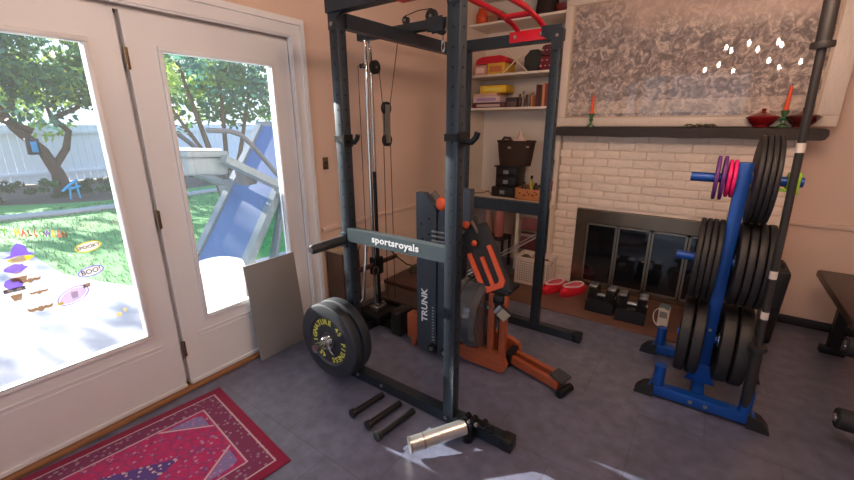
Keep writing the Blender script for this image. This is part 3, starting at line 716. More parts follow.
# ------------------------------------------------------------------ hearth items
dprot = None
for i, (x, y, a) in enumerate(((-.575, 3.42, 0), (-.335, 3.38, .0))):
    if i == 0:
        dprot = thing('adjustable_dumbbell', 'black adjustable dumbbell in its tray on the hearth, left one', 'dumbbell', (x, y, .012), 'adjustable dumbbells on the hearth')
        L = lambda: MB()
        def bb(name, mb, m2, par): 
            o = mb.build(name, m2, None); o.location = (0, 0, 0); o.parent = par; return o
        m_ = MB(); m_.prism([(-.17, 0), (.17, 0), (.17, .10), (.14, .125), (-.14, .125), (-.17, .10)], 'Y', -.085, .085, M=Rz(PI/2) @ Matrix.Scale(.95, 4)); bb('tray', m_, blk, dprot)
        for sg in (-1, 1):
            for k in range(5):
                yk = sg*(.062+k*.02)
                m_ = MB(); m_.lathe([(.01, -.008), (.082-.004*k, -.008), (.088-.004*k, 0), (.082-.004*k, .008), (.01, .008)], (0, yk, .135), 'Y', 20); bb('weight_disc', m_, blkr, dprot)
        m_ = MB(); m_.cyl((0, -.16, .135), (0, .16, .135), .017); bb('handle', m_, steel, dprot)
        for sg in (-1, 1):
            m_ = MB(); m_.box(-.045, .045, sg*.11-.045, sg*.11+.045, .205, .228, bev=.006); bb('selector', m_, steel, dprot)
        dprot.rotation_euler = (0, 0, PI/2); dprot.scale = (1.3, .68, .95)
    else:
        dup(dprot, (x, y, .012), (0, 0, PI/2+.04), 'black adjustable dumbbell in its tray on the hearth, right one')
# red shoes
redc = mat('red_cloth', (206, 14, 40), .75, vary=.15, bump=.3, bscale=120); sole = mat('red_sole', (170, 20, 36), .7); whc = mat('pale_pink_trim', (236, 196, 196), .7)
def shoe():
    r = thing('red_slipper', 'red slipper with pale trim on the hearth, nearer the fireplace opening', 'shoe', (0, 0, 0), 'red slippers by the fireplace')
    out = []
    for i in range(24):
        t_ = 2*PI*i/24; y = .14*math.sin(t_); wd = .05+.008*math.sin(t_)
        out.append((wd*math.cos(t_), y))
    m_ = MB(); m_.prism(out, 'Z', 0, .02); m_.build('sole', sole, r)
    m_ = MB(); rings = []; N = 18
    for (k, sc, z) in ((0, 1.0, .02), (1, 1.03, .04), (2, .95, .065), (3, .75, .085), (4, .5, .092)):
        pass
    v, f = [], []
    lay = [(1.0, .018, 0), (1.02, .03, 0), (.97, .05, 0), (.86, .066, -.01), (.72, .072, -.03)]
    for sc, z, sh_ in lay:
        for (px_, py_) in out:
            rise = 1.0+.25*max(0, -py_/.14)
            v.append((px_*sc, py_*sc+sh_*0, z*rise))
    for l in range(len(lay)-1):
        for i in range(24): f.append((l*24+i, l*24+(i+1) % 24, (l+1)*24+(i+1) % 24, (l+1)*24+i))
    m_.add(v, f); m_.build('upper', redc, r, smooth=60)
    m_ = MB(); m_.tube([(px_*.73, py_*.73, .074*(1.0+.25*max(0, -py_/.14))) for (px_, py_) in out], .007, 8, closed=True); m_.build('collar_trim', whc, r)
    m_ = MB(); m_.prism([(q[0]*.7, q[1]*.7) for q in out], 'Z', .058, .063); m_.build('insole', mat('pink_insole', (216, 90, 110), .8), r)
    return r
s1 = shoe(); s1.location = (-.875, 3.63, .013); s1.rotation_euler = (0, 0, -.35); s1.scale = (1.45, 1.3, 1.0)
dup(s1, (-1.045, 3.60, .013), (0, 0, -.25), 'red slipper with pale trim on the hearth, nearer the rack')

# white perforated basket
bk = thing('white_basket', 'white plastic basket full of odds and ends under the counter', 'basket', (-1.30, 3.70, .013))
m_ = MB()
x0, x1, y0, y1 = -1.44, -1.10, 3.56, 3.79
def wallquad(m2, a, b2, c2, d2, th=.006): pass
m_.box(x0+.02, x1-.02, y0+.015, y1-.015, .014, .022)
for (a, e, c0, c1) in ((x0, x1, y0, y0+.008), (x0, x1, y1-.008, y1), (x0, x0+.008, y0, y1), (x1-.008, x1, y0, y1)):
    m_.box(a, e, c0, c1, .014, .28, bev=.002)
m_.box(x0-.008, x1+.008, y0-.008, y0+.006, .275, .295, bev=.004); m_.box(x0-.008, x1+.008, y1-.006, y1+.008, .275, .295, bev=.004)
m_.box(x0-.008, x0+.006, y0, y1, .275, .295, bev=.004); m_.box(x1-.006, x1+.008, y0, y1, .275, .295, bev=.004)
m_.mi = 1
for i in range(14):
    for jz in range(9):
        xx = x0+.03+i*.0225; zz = .05+jz*.024
        m_.box(xx, xx+.011, y0-.0012, y0+.001, zz, zz+.012)
m_.build('body', [mat('white_plastic', (226, 214, 204), .5), mat('basket_hole', (120, 100, 92), .8)], bk)
def stuff_box(name, label, cat, a, e, c0, c1, z0, z1, m2, group=None, lid=None, rot=0, band=None):
    """a box with a body, an overhanging lid or a printed band"""
    cx, cy = (a+e)/2, (c0+c1)/2
    r = thing(name, label, cat, (cx, cy, z0), group)
    hz = z1-z0
    Mx = T((cx, cy, 0)) @ Rz(rot) @ T((-cx, -cy, 0))
    if lid:
        MB().box(a, e, c0, c1, z0, z0+hz*.62, M=Mx, bev=.003).build('body', m2, r)
        MB().box(a-.004, e+.004, c0-.004, c1+.004, z0+hz*.6, z1, M=Mx, bev=.004).build('lid', lid, r)
    else:
        MB().box(a, e, c0, c1, z0, z1, M=Mx, bev=.003).build('body', m2, r)
    if band:
        MB().box(a+(e-a)*.15, e-(e-a)*.15, c0-.0065, c0-.002, z0+hz*.25, z1-hz*.25, M=Mx).build('printed_label', band, r)
    return r
C = lambda n, c, r=.6: mat(n, c, r, vary=.1)
for i, (x, y, cz, c0) in enumerate(((-1.37, 3.66, .24, (92, 80, 60)), (-1.27, 3.70, .25, (186, 150, 130)), (-1.17, 3.66, .23, (150, 92, 70)))):
    m_ = MB((x, y, cz)); mm = Rz(i*.7)
    m_.ball((0, 0, 0), .055, .075, .05, 14, M=T((x, y, cz)) @ mm)
    for v in m_.bm.verts: v.co += Vector((random.uniform(-.006, .006),)*3)
    tag(m_.build('rolled_cloth', C('rolled_cloth_%d' % i, c0, .9)), ['olive bundled cloth at the left of the white basket', 'pale peach bundled cloth in the middle of the white basket', 'rust bundled cloth at the right of the white basket'][i], 'cloth', 'bundles in the white basket')
    s_ = MB(); s_.box(x-.05, x+.05, y-.04, y+.04, .022, cz-.03, bev=.01)
    tag(s_.build('folded_towel', C('towel_%d' % i, tuple(int(q*.8) for q in c0), .9)), ['folded olive towel at the left bottom of the white basket', 'folded peach towel at the middle bottom of the white basket', 'folded rust towel at the right bottom of the white basket'][i], 'towel', 'towels in the white basket')
# leaning chrome twin bars
m_ = MB((-1.87, 3.5, .012)); m_.tube([(-1.90, 3.40, .03), (-1.224, 3.82, .52)], .009); m_.tube([(-1.91, 3.43, .06), (-1.224, 3.835, .555)], .007); m_.tube([(-1.87, 3.42, .05), (-1.88, 3.45, .08)], .006); m_.tube([(-1.25, 3.80, .49), (-1.25, 3.82, .525)], .006)
tag(m_.build('steel_rods', chrome), 'pair of slim steel rods leaning diagonally over the white basket', 'rods')
# plastic drawers under the counter
dw = thing('plastic_drawers', 'translucent plastic drawer tower under the counter', 'drawers', (-1.755, 4.05, 0))
x0, x1 = -1.575, -1.27
dwm = mat('translucent_plastic', (150, 138, 130), .35, vary=.1)
m_ = MB(); m_.box(x0, x0+.012, 3.98, 4.24, 0, .68); m_.box(x1-.012, x1, 3.98, 4.24, 0, .68); m_.box(x0, x1, 3.98, 4.24, .67, .685)
for z in (.02, .235, .45): m_.box(x0+.012, x1-.012, 3.98, 4.24, z-.012, z)
dw.location = ((x0+x1)/2, 4.05, 0); ORG[dw.name] = Vector(dw.location)
m_.build('frame', dwm, dw)
for k, (z, cc) in enumerate(((.022, (96, 70, 66)), (.237, (112, 62, 66)), (.452, (140, 84, 84)))):
    m_ = MB(); m_.box(x0+.016, x1-.016, 3.968, 4.22, z+.004, z+.185, bev=.004); d_ = m_.build('drawer', C('drawer_front_%d' % k, cc, .35), dw)
    m_ = MB(); m_.box(x0+.02, x1-.02, 3.955, 3.97, z+.15, z+.18, bev=.004); m_.build('handle', dwm, d_)
# pink bottle standing on a low stool
st = thing('low_stool', 'dark low wooden stool under the counter beside the plastic drawers', 'stool', (-1.86, 3.93, 0))
m_ = MB(); m_.box(-2.0, -1.70, 3.82, 4.06, .33, .36, bev=.004); m_.build('seat', darkw, st)
for (x, y) in ((-1.98, 3.84), (-1.73, 3.84), (-1.98, 4.03), (-1.73, 4.03)): MB().box(x, x+.025, y, y+.025, 0, .33).build('leg', darkw, st)
bt = thing('pink_bottle', 'pinkish bottle with a white cap standing on the low stool', 'bottle', (-1.79, 3.90, .36))
m_ = MB(); m_.lathe([(.01, .36), (.045, .36), (.058, .40), (.06, .56), (.045, .64), (.028, .67), (.01, .67)], (-1.79, 3.90, 0), 'Z', 24); m_.build('body', C('bottle_pink', (168, 104, 96), .4), bt)
m_ = MB(); m_.cyl((-1.79, 3.90, .67), (-1.79, 3.90, .70), .026); m_.build('cap', wht, bt)
m_ = MB((-1.90, 3.90, .36)); m_.lathe([(.01, .36), (.05, .36), (.06, .44), (.04, .60), (.025, .66), (.03, .69), (.01, .69)], (-1.92, 3.90, 0), 'Z', 20)
tag(m_.build('tan_jug', C('jug_tan', (150, 112, 98), .5)), 'tan narrow necked jug on the low stool, left of the pink bottle', 'jug')

# ------------------------------------------------------------------ things on the counter
Zc = .80
db = thing('drawer_box', 'small black box of three drawers on the counter under the wicker basket', 'drawer box', (-1.74, 3.98, Zc))
m_ = MB(); m_.box(-1.90, -1.64, 3.90, 4.14, Zc, Zc+.105, bev=.004); m_.box(-1.865, -1.63, 3.92, 4.16, Zc+.105, Zc+.315, bev=.004); m_.box(-1.88, -1.60, 3.90, 4.17, Zc+.315, Zc+.33, bev=.004)
blkl = mat('black_lacquer', (24, 20, 20), .4); m_.build('body', blkl, db)
for k, z in enumerate((.012, .12, .222)):
    xa, xb, yf = (-1.89, -1.65, 3.90) if k == 0 else (-1.855, -1.64, 3.92)
    d_ = MB().box(xa, xb, yf-.006, yf, Zc+z, Zc+z+.083, bev=.003).build('drawer', blkl, db)
    m_ = MB(); xm = (xa+xb)/2; m_.box(xm-.028, xm+.028, yf-.012, yf-.006, Zc+z+.022, Zc+z+.062, bev=.002); hd_ = m_.build('label_holder', steel, d_)
wb = thing('wicker_basket', 'dark brown wicker basket with white tissue on the black drawer box', 'basket', (-1.70, 4.03, Zc+.33))
m_ = MB(); zb = Zc+.33; n = 40; prof_ = [(.10, 0), (.155, .0), (.17, .10), (.185, .235), (.19, .25), (.18, .25), (.165, .12), (.145, .012), (.10, .012)]
v, f = [], []
for (r_, h_) in prof_:
    for k in range(n):
        a = 2*PI*k/n; w_ = 1+.012*math.cos(k*PI)
        v.append((-1.70+r_*1.08*w_*math.cos(a), 4.03+r_*.72*w_*math.sin(a), zb+h_))
for i in range(len(prof_)-1):
    for k in range(n): f.append((i*n+k, i*n+(k+1) % n, (i+1)*n+(k+1) % n, (i+1)*n+k))
f.append(tuple(range(n))); m_.add(v, f); m_.build('body', mat('wicker', (58, 38, 30), .7, vary=.4, scale=60, bump=.8, bscale=90), wb)
MB().tube([(-1.70+.205*math.cos(a), 4.03+.137*math.sin(a), zb+.25) for a in [i*PI/14 for i in range(28)]], .009, 8, closed=True).build('rim', bpy.data.materials['wicker'], wb)
MB().box(-1.735, -1.70, 3.894, 3.902, zb+.18, zb+.20).build('tag_plate', steel, wb)
m_ = MB((-1.66, 4.03, zb+.2)); rr2 = random.Random(4); v, f = [], []
G = 9
for i in range(G):
    for jx in range(G):
        u, w_ = i/(G-1)*2-1, jx/(G-1)*2-1
        h_ = (1-max(abs(u), abs(w_)))*.10+rr2.uniform(-.02, .03)
        if i == 4 and jx == 4: h_ += .07
        v.append((-1.66+u*.13, 4.03+w_*.09, zb+.20+h_))
for i in range(G-1):
    for jx in range(G-1): f.append((i*G+jx, i*G+jx+1, (i+1)*G+jx+1, (i+1)*G+jx))
m_.add(v, f); ti = m_.build('tissue_paper', C('tissue', (232, 206, 196), .9), smooth=10)
tag(ti, 'crumpled white tissue paper sticking out of the wicker basket', 'tissue paper')
so = ti.modifiers.new('s', 'SOLIDIFY'); so.thickness = .002
m_ = MB((-1.82, 4.03, zb+.2)); m_.tube([(-1.86, 4.0, zb+.235), (-1.83, 4.02, zb+.285), (-1.78, 4.04, zb+.28), (-1.76, 4.05, zb+.235)], .016); tag(m_.build('leather_strap', C('strap_brown', (72, 34, 30), .5)), 'dark red leather strap looped over the wicker basket rim', 'strap')
tr = thing('wooden_tray', 'tan wooden tray of small things on the counter beside the drawer box', 'tray', (-1.48, 3.96, Zc))
tn = mat('tan_wood', (196, 128, 76), .5, vary=.2, stretch=(1, 8, 8))
m_ = MB(); x0, x1, y0, y1 = -1.615, -1.335, 3.86, 4.10
m_.box(x0, x1, y0, y1, Zc, Zc+.01); m_.box(x0, x1, y0, y0+.01, Zc, Zc+.115, bev=.002); m_.box(x0, x1, y1-.01, y1, Zc, Zc+.13); m_.box(x0, x0+.01, y0, y1, Zc, Zc+.12); m_.box(x1-.01, x1, y0, y1, Zc, Zc+.12)
m_.build('body', tn, tr)
m_ = MB()
for i, (x, z, w_) in enumerate(((-1.56, .07, .02), (-1.51, .05, .03), (-1.46, .065, .02), (-1.42, .055, .028), (-1.38, .07, .018), (-1.48, .085, .014), (-1.40, .09, .012))):
    m_.box(x-w_/2, x+w_/2, y0-.001, y0+.0, Zc+z-.008, Zc+z+.008, bev=0)
m_.build('burnt_marks', C('burn', (96, 44, 28), .6), tr)
for i, (x, y, cc, h_) in enumerate(((-1.57, 4.0, (60, 50, 46), .17), (-1.50, 4.02, (176, 160, 60), .235), (-1.455, 4.03, (50, 42, 38), .16), (-1.40, 3.98, (120, 66, 44), .15))):
    r = thing('small_bottle', ['short dark bottle at the left end of the wooden tray', 'tall yellow bottle with a dark cap in the wooden tray', 'dark bottle right of the yellow one in the wooden tray', 'reddish brown bottle at the right end of the wooden tray'][i], 'bottle', (x, y, Zc+.01), 'bottles in the wooden tray')
    m_ = MB(); m_.lathe([(.004, .01), (.021, .01), (.023, .02), (.023, h_*.68), (.011, h_*.8), (.010, h_*.86), (.004, h_*.86)], (x, y, Zc), 'Z', 16); m_.build('body', C('tb_%d' % i, cc, .35), r)
    m_ = MB(); m_.cyl((x, y, Zc+h_*.86), (x, y, Zc+h_), .013); m_.build('cap', blk, r)
m_ = MB((-2.08, 3.95, Zc)); m_.tube([(-2.19, 4.0, Zc+.02), (-2.12, 3.93, Zc+.008), (-2.04, 3.96, Zc+.012), (-1.98, 3.99, Zc+.035), (-1.92, 3.95, Zc+.008)], .006, 8)
tag(m_.build('loose_cable', C('cable_tan', (128, 88, 66), .6)), 'thin brown cable lying on the counter left of the drawer box', 'cable')
# right end of the counter, seen past the rack post
stuff_box('green_box', 'pale green box at the bottom of the stack by the brick edge', 'box', -1.31, -1.205, 3.90, 4.10, Zc, Zc+.10, C('box_pale', (196, 164, 152)), None, band=C('bp', (150, 110, 108)))
m_ = MB((-1.26, 3.98, Zc+.10)); m_.ball((-1.262, 3.98, Zc+.15), .05, .07, .05, 16); tag(m_.build('pink_pouch', C('pink_cloth', (206, 40, 92), .7)), 'bright pink soft pouch on the counter by the brick edge', 'pouch')
bs = thing('jar_stand', 'small wire stand holding jars above the pink pouch by the brick', 'stand', (-1.26, 4.12, Zc))
m_ = MB(); m_.box(-1.32, -1.205, 4.02, 4.2, Zc+.215, Zc+.225); m_.build('top', shelfp, bs)
for (x, y) in ((-1.31, 4.03), (-1.215, 4.03), (-1.31, 4.19), (-1.215, 4.19)): MB().cyl((x, y, Zc), (x, y, Zc+.215), .005).build('leg', steel, bs)
for i, (x, cc, h_) in enumerate(((-1.288, (150, 170, 160), .13), (-1.235, (196, 204, 196), .10))):
    m_ = MB((x, 4.08, Zc+.225)); m_.lathe([(.004, 0), (.024, 0), (.026, .01), (.026, h_*.8), (.018, h_*.85), (.020, h_), (.004, h_)], (x, 4.08, Zc+.225), 'Z', 16)
    tag(m_.build('glass_jar', C('jar_%d' % i, cc, .2)), ['taller green glass jar on the wire stand by the brick', 'shorter white glass jar on the wire stand by the brick'][i], 'jar', 'jars on the wire stand')
m_ = MB((-1.26, 4.1, Zc+.36)); m_.box(-1.325, -1.20, 4.03, 4.20, Zc+.356, Zc+.40, bev=.004); tag(m_.build('olive_book', C('olive_cover', (104, 104, 72), .6)), 'olive green book lying flat on the jars by the brick', 'book')

# ------------------------------------------------------------------ things on the upper shelves
Z3, Z2, Z1 = 1.715, 2.035, 2.51
stuff_box('game_box', 'wide white game box at the bottom left of the third shelf', 'box', -2.17, -1.86, 3.92, 4.2, Z3+.055, Z3+.115, C('gb_w', (216, 190, 186)), 'games on the third shelf', band=C('gb_l', (170, 140, 176)))
stuff_box('game_box', 'dark red game box under the white one on the third shelf', 'box', -2.18, -1.80, 3.92, 4.2, Z3, Z3+.05, C('gb_r', (96, 42, 48)), 'games on the third shelf', band=C('gb_rl', (196, 170, 160)))
stuff_box('game_box', 'tan game box stacked on the white one on the third shelf', 'box', -2.17, -1.90, 3.93, 4.2, Z3+.115, Z3+.148, C('gb_t', (214, 172, 146)), 'games on the third shelf')
stuff_box('game_box', 'bright yellow game box on top of the third shelf stack', 'box', -2.10, -1.82, 3.93, 4.2, Z3+.148, Z3+.22, C('gb_y', (238, 190, 24)), 'games on the third shelf', rot=.1, band=C('gb_yl', (240, 214, 90)))
stuff_box('game_box', 'grey brown box right of the stack on the third shelf', 'box', -1.79, -1.68, 3.92, 4.15, Z3, Z3+.095, C('gb_g', (92, 74, 70)), 'games on the third shelf', lid=C('gb_gl', (70, 56, 54)))
for i, (x, h_, cc) in enumerate(((-1.655, .13, (96, 70, 60)), (-1.62, .155, (150, 128, 116)), (-1.585, .12, (84, 62, 56)), (-1.53, .14, (196, 124, 72)), (-1.495, .11, (176, 96, 56)))):
    r = thing('figurine', ['small dark figurine beside the grey box on the third shelf', 'tallest pale figurine on the third shelf', 'dark figurine right of the pale one on the third shelf', 'orange figurine left of its shorter twin on the third shelf', 'short rust figurine beside the upright books'][i], 'figurine', (x, 3.95, Z3), 'figurines on the third shelf')
    m_ = MB(); m_.lathe([(.002, 0), (.017, 0), (.018, .008), (.01, .02), (.014, h_*.35), (.016, h_*.6), (.007, h_*.7), (.002, h_*.72)], (x, 3.95, Z3), 'Z', 14); m_.build('body', C('fig_%d' % i, cc, .5), r)
    m_ = MB(); m_.ball((x, 3.95, Z3+h_*.84), .014, .014, h_*.15); m_.build('head', bpy.data.materials['fig_%d' % i], r)
for i, (x, h_, cc) in enumerate(((-1.462, .20, (92, 40, 36)), (-1.432, .195, (60, 40, 36)), (-1.402, .21, (196, 128, 84)), (-1.370, .205, (130, 52, 44)), (-1.338, .20, (210, 196, 180)), (-1.305, .19, (70, 80, 96)), (-1.272, .21, (150, 70, 50)))):
    r = thing('book', ['dark red upright book, first from the left of the row', 'dark brown upright book, second in the row', 'tan upright book between dark brown and red ones', 'red upright book right of the tan one', 'cream upright book in the third shelf row', 'slate blue upright book in the third shelf row', 'rust upright book at the right end of the row'][i], 'book', (x, 4.0, Z3), 'books on the third shelf')
    MB().box(x-.014, x+.014, 3.90, 4.06, Z3, Z3+h_, bev=.002).build('cover', C('bk_%d' % i, cc), r)
    MB().box(x-.010, x+.010, 3.904, 4.064, Z3+.004, Z3+h_+.0015).build('pages', shelfp, r)
# second shelf
stuff_box('game_box', 'pink and white box at the left of the second shelf', 'box', -2.17, -2.03, 3.93, 4.2, Z2, Z2+.10, C('s2a', (210, 150, 140)), 'boxes on the second shelf', band=C('s2al', (232, 200, 180)))
stuff_box('game_box', 'yellow box under the red lid on the second shelf', 'box', -2.02, -1.83, 3.93, 4.2, Z2, Z2+.11, C('s2b', (224, 176, 60)), 'boxes on the second shelf', band=C('s2bl', (206, 120, 70)))
m_ = MB((-1.99, 4.05, Z2+.11)); pl_ = []
prof_ = [(-.17, 0), (.17, 0), (.175, .02), (.15, .055), (.10, .07), (-.10, .07), (-.15, .055), (-.175, .02)]
m_.prism([(-1.99+a, Z2+.112+b2) for a, b2 in prof_], 'Y', 3.95, 4.18); tag(m_.build('red_dome', C('lid_red', (196, 12, 40), .35), smooth=50), 'shiny red rounded dome lying on boxes on the second shelf', 'dome')
for i, s_ in enumerate((1, -1)):
    m_ = MB((-1.72, 4.0, Z2)); m_.tube([(-1.72-s_*.125, 3.93+i*.02, Z2+.008), (-1.72+s_*.13, 3.95+i*.02, Z2+.235)], .006, 8)
    tag(m_.build('white_rod', C('rod_w%d' % i, (236, 214, 190), .5)), ['white thin rod leaning right on the second shelf, forming a cross', 'white thin rod leaning left on the second shelf, forming a cross'][i], 'rod', 'crossed rods on the second shelf')
m_ = MB((-1.56, 4.05, Z2)); oc = [(-1.56+.10*math.cos(PI/8+i*PI/4), Z2+.105+.11*math.sin(PI/8+i*PI/4)) for i in range(8)]
m_.prism(oc, 'Y', 4.0, 4.12); m_.prism([(-1.56+(a+1.56)*.8, Z2+.105+(b2-Z2-.105)*.8) for a, b2 in oc], 'Y', 3.99, 4.0); tag(m_.build('octagonal_tin', C('tin_green', (42, 46, 40), .5)), 'dark green octagonal tin standing on its edge on the second shelf', 'tin')
r = thing('patterned_bag', 'dark red patterned bag at the right end of the second shelf', 'bag', (-1.38, 4.0, Z2))
m_ = MB(); m_.box(-1.475, -1.30, 3.92, 4.15, Z2, Z2+.135, bev=.03); m_.mi = 1
for i in range(4):
    for k in range(2): m_.ball((-1.455+i*.042+(k % 2)*.012, 3.9225, Z2+.045+k*.048), .012, .004, .010, 8)
m_.build('body', [C('bag_red', (112, 26, 42), .7), C('bag_dots', (206, 150, 150), .6)], r)
m_ = MB(); m_.box(-1.465, -1.31, 3.925, 4.13, Z2+.13, Z2+.23, bev=.03); m_.mi = 1
for i in range(4): m_.ball((-1.445+i*.038, 3.9275, Z2+.18), .011, .004, .009, 8)
m_.build('top_flap', [C('bag_flap', (96, 40, 48), .7), bpy.data.materials['bag_dots']], r)
# top shelf
m_ = MB((-2.10, 4.02, Z1)); m_.lathe([(.004, 0), (.05, 0), (.07, .03), (.072, .10), (.05, .14), (.05, .16), (.004, .16)], (-2.12, 4.0, Z1), 'Z', 20); tag(m_.build('orange_pot', C('pot_or', (216, 74, 30), .5)), 'orange pot at the left end of the top shelf', 'pot')
stuff_box('woven_box', 'small woven box beside the orange pot on the top shelf', 'box', -2.04, -1.93, 3.93, 4.12, Z1, Z1+.12, C('wv', (150, 96, 72)), None, lid=C('wvl', (176, 120, 88)))
stuff_box('flat_case', 'flat black case under the pull-up bars on the top shelf', 'case', -1.91, -1.60, 3.90, 4.18, Z1, Z1+.045, C('fc', (30, 24, 24)), None, lid=C('fcl', (40, 32, 32)))
m_ = MB((-1.58, 4.05, Z1)); m_.lathe([(.004, .0), (.12, 0), (.13, .01), (.11, .03), (.095, .16), (.07, .24), (.004, .26)], (-1.47, 4.03, Z1), 'Z', 24); tag(m_.build('brown_hat', C('hat_br', (44, 30, 28), .8)), 'dark brown hat on the top shelf right of the black case', 'hat')
m_ = MB((-1.3, 4.0, Z1)); m_.lathe([(.004, 0), (.055, 0), (.085, .05), (.09, .07), (.08, .07), (.05, .02), (.004, .015)], (-1.29, 3.98, Z1), 'Z', 24); tag(m_.build('red_dish', C('dish_red', (110, 34, 32), .4)), 'dark red dish at the right end of the top shelf', 'dish')

# ------------------------------------------------------------------ mantel things
ZM = 1.527
grn = mat('green_glass', (58, 104, 70), .15, coat=.6); cnd = mat('orange_wax', (240, 84, 34), .45)
for i, (x, y) in enumerate(((-.915, 3.79), (.368, 3.79))):
    r = thing('candlestick', ['green glass candlestick with orange candle at the left end of the mantel', 'green glass candlestick with orange candle between the two bowls'][i], 'candlestick', (x, y, ZM), 'candlesticks on the mantel')
    m_ = MB(); m_.lathe([(.003, 0), (.036, 0), (.034, .010), (.014, .022), (.010, .045), (.020, .058), (.012, .072), (.019, .088), (.023, .112), (.015, .113), (.003, .10)], (x, y, ZM), 'Z', 24); m_.build('holder', grn, r)
    m_ = MB(); m_.cyl((x, y, ZM+.10), (x+(.0 if i == 0 else .004), y, ZM+.262+i*.01), .0155, .008, n=16); ca = m_.build('candle', cnd, r)
    MB().cyl((x+.004*i, y, ZM+.26+i*.01), (x+.004*i, y, ZM+.275+i*.01), .0015, n=6).build('wick', blk, ca)
for i, (x, cc) in enumerate(((.253, (128, 16, 22)), (.47, (84, 26, 24)))):
    r = thing('lidded_bowl', ['glossy red lidded bowl on the mantel left of the candle', 'dark maroon lidded bowl on the mantel right of the candle'][i], 'bowl', (x, 3.80, ZM), 'bowls on the mantel')
    gm = mat('glaze_%d' % i, cc, .15, coat=.8)
    m_ = MB(); m_.lathe([(.003, 0), (.045, 0), (.048, .012), (.07, .03), (.092, .055), (.100, .068), (.096, .072), (.003, .06)], (x, 3.80, ZM), 'Z', 36); m_.build('body', gm, r)
    m_ = MB(); m_.lathe([(.085, .070), (.086, .076), (.055, .092), (.018, .102), (.010, .110), (.016, .120), (.010, .128), (.002, .128)], (x, 3.80, ZM), 'Z', 36); m_.build('lid', gm, r)
    for s_ in (): MB().tube([(x+s_*.095, 3.785, ZM+.066), (x+s_*.115, 3.785, ZM+.072), (x+s_*.115, 3.815, ZM+.072), (x+s_*.095, 3.815, ZM+.066)], .006, 8).build('handle', gm, r)
m_ = MB((-.11, 3.79, ZM)); rr3 = random.Random(9)
for i in range(9):
    a = rr3.uniform(0, 6.28); r_ = rr3.uniform(.0, .05); m_.tube([(-.11+r_*1.4*math.cos(a), 3.79+r_*.6*math.sin(a), ZM+.008), (-.11+(r_+.03)*1.4*math.cos(a), 3.79+.03*math.sin(a), ZM+.022), (-.11+(r_+.055)*1.3*math.cos(a), 3.79+.035*math.sin(a), ZM+.010)], .005, 6)
tag(m_.build('twig_ornament', C('twig', (86, 82, 58), .6)), 'small green grey twig ornament in the middle of the mantel', 'ornament')

# ------------------------------------------------------------------ blue weight tree
wt = thing('weight_tree', 'blue steel weight tree with black rubber feet loaded with plates', 'weight tree', (.155, 2.72, 0))
PX, PY = .152, 2.62
MB().box(PX-.03, PX+.03, PY-.035, PY+.035, .06, 1.36, bev=.004).build('post', bluem, wt)
for (y, xa, xb) in ((2.42, -.09, .405), (2.93, -.13, .40)):
    fr_ = MB().box(xa, xb, y-.032, y+.032, .018, .078, bev=.004).build('cross_foot', bluem, wt)
    for xx, s_ in ((xa, -1), (xb, 1)):
        m_ = MB(); m_.prism([(xx-s_*.03, 0), (xx+s_*.07, 0), (xx+s_*.065, .02), (xx+s_*.03, .06), (xx-s_*.03, .085)], 'Y', y-.037, y+.037); m_.build('rubber_foot', blkr, fr_)
        MB().cyl((xx+(-s_)*.045, y, .078), (xx+(-s_)*.045, y, .205), .029, .029, n=24).build('bar_holder', bluem, fr_)
MB().box(PX-.03, PX+.03, 2.44, 2.91, .02, .078, bev=.004).build('spine', bluem, wt)
MB().prism([(PX-.075, .078), (PX+.075, .078), (PX+.03, .20), (PX-.03, .20)], 'Y', 2.575, 2.582).build('gusset', bluem, wt)
MB().beam((PX, 2.88, .06), (PX, 2.65, .50), .05, .05).build('rear_brace', bluem, wt)
for (x, z) in ((PX-.03, .048), (PX+.04, .048)): MB().cyl((x, 2.389, z), (x, 2.38, z), .011, n=6).build('bolt', steel, wt)
for z in (.17, .42): MB().cyl((PX, PY-.034, z), (PX, PY-.042, z), .009, n=6).build('bolt', steel, wt)
PZ = (1.275, .825, .355)
for z in PZ:
    MB().cyl((PX-.03, PY, z), (-.075 if z > .4 else .0, PY, z), .024, n=24).build('peg', bluem, wt)
    MB().cyl((PX+.03, PY, z), (.385 if z > 1 else .36, PY, z), .024, n=24).build('peg', bluem, wt)
pm2 = mat('old_plate_rubber', (30, 27, 28), .55, vary=.2, scale=12, bump=.1)
def plates(xs, z, R, t, names, group):
    for x, nm in zip(xs, names): make_plate(nm, (x, PY, z), R, t, 'X', group, pm2)
plates([.198, .221, .244, .267], PZ[0], .222, .022, ['black weight plate next to the post on the top right peg', 'second black plate out on the top right peg', 'third black plate out on the top right peg', 'outermost black plate on the top right peg, beside the lime collar'], 'plates on the top right peg')
plates([.108, .080, .052, .024], PZ[1], .226, .026, ['black weight plate next to the post on the middle left peg', 'second black plate out on the middle left peg', 'third black plate out on the middle left peg', 'outermost black plate on the middle left peg'], 'plates on the middle left peg')
plates([.207, .244, .281, .318], PZ[1], .226, .034, ['thick black plate next to the post on the middle right peg', 'second thick black plate on the middle right peg', 'third thick black plate on the middle right peg', 'outermost thick black plate on the middle right peg'], 'plates on the middle right peg')
plates([.098, .036], PZ[2], .226, .056, ['thick black bumper plate next to the post on the bottom left peg', 'outer thick bumper plate on the bottom left peg'], 'plates on the bottom left peg')
plates([.228, .298], PZ[2], .226, .064, ['thick black bumper plate next to the post on the bottom right peg', 'outer thick bumper plate on the bottom right peg'], 'plates on the bottom right peg')
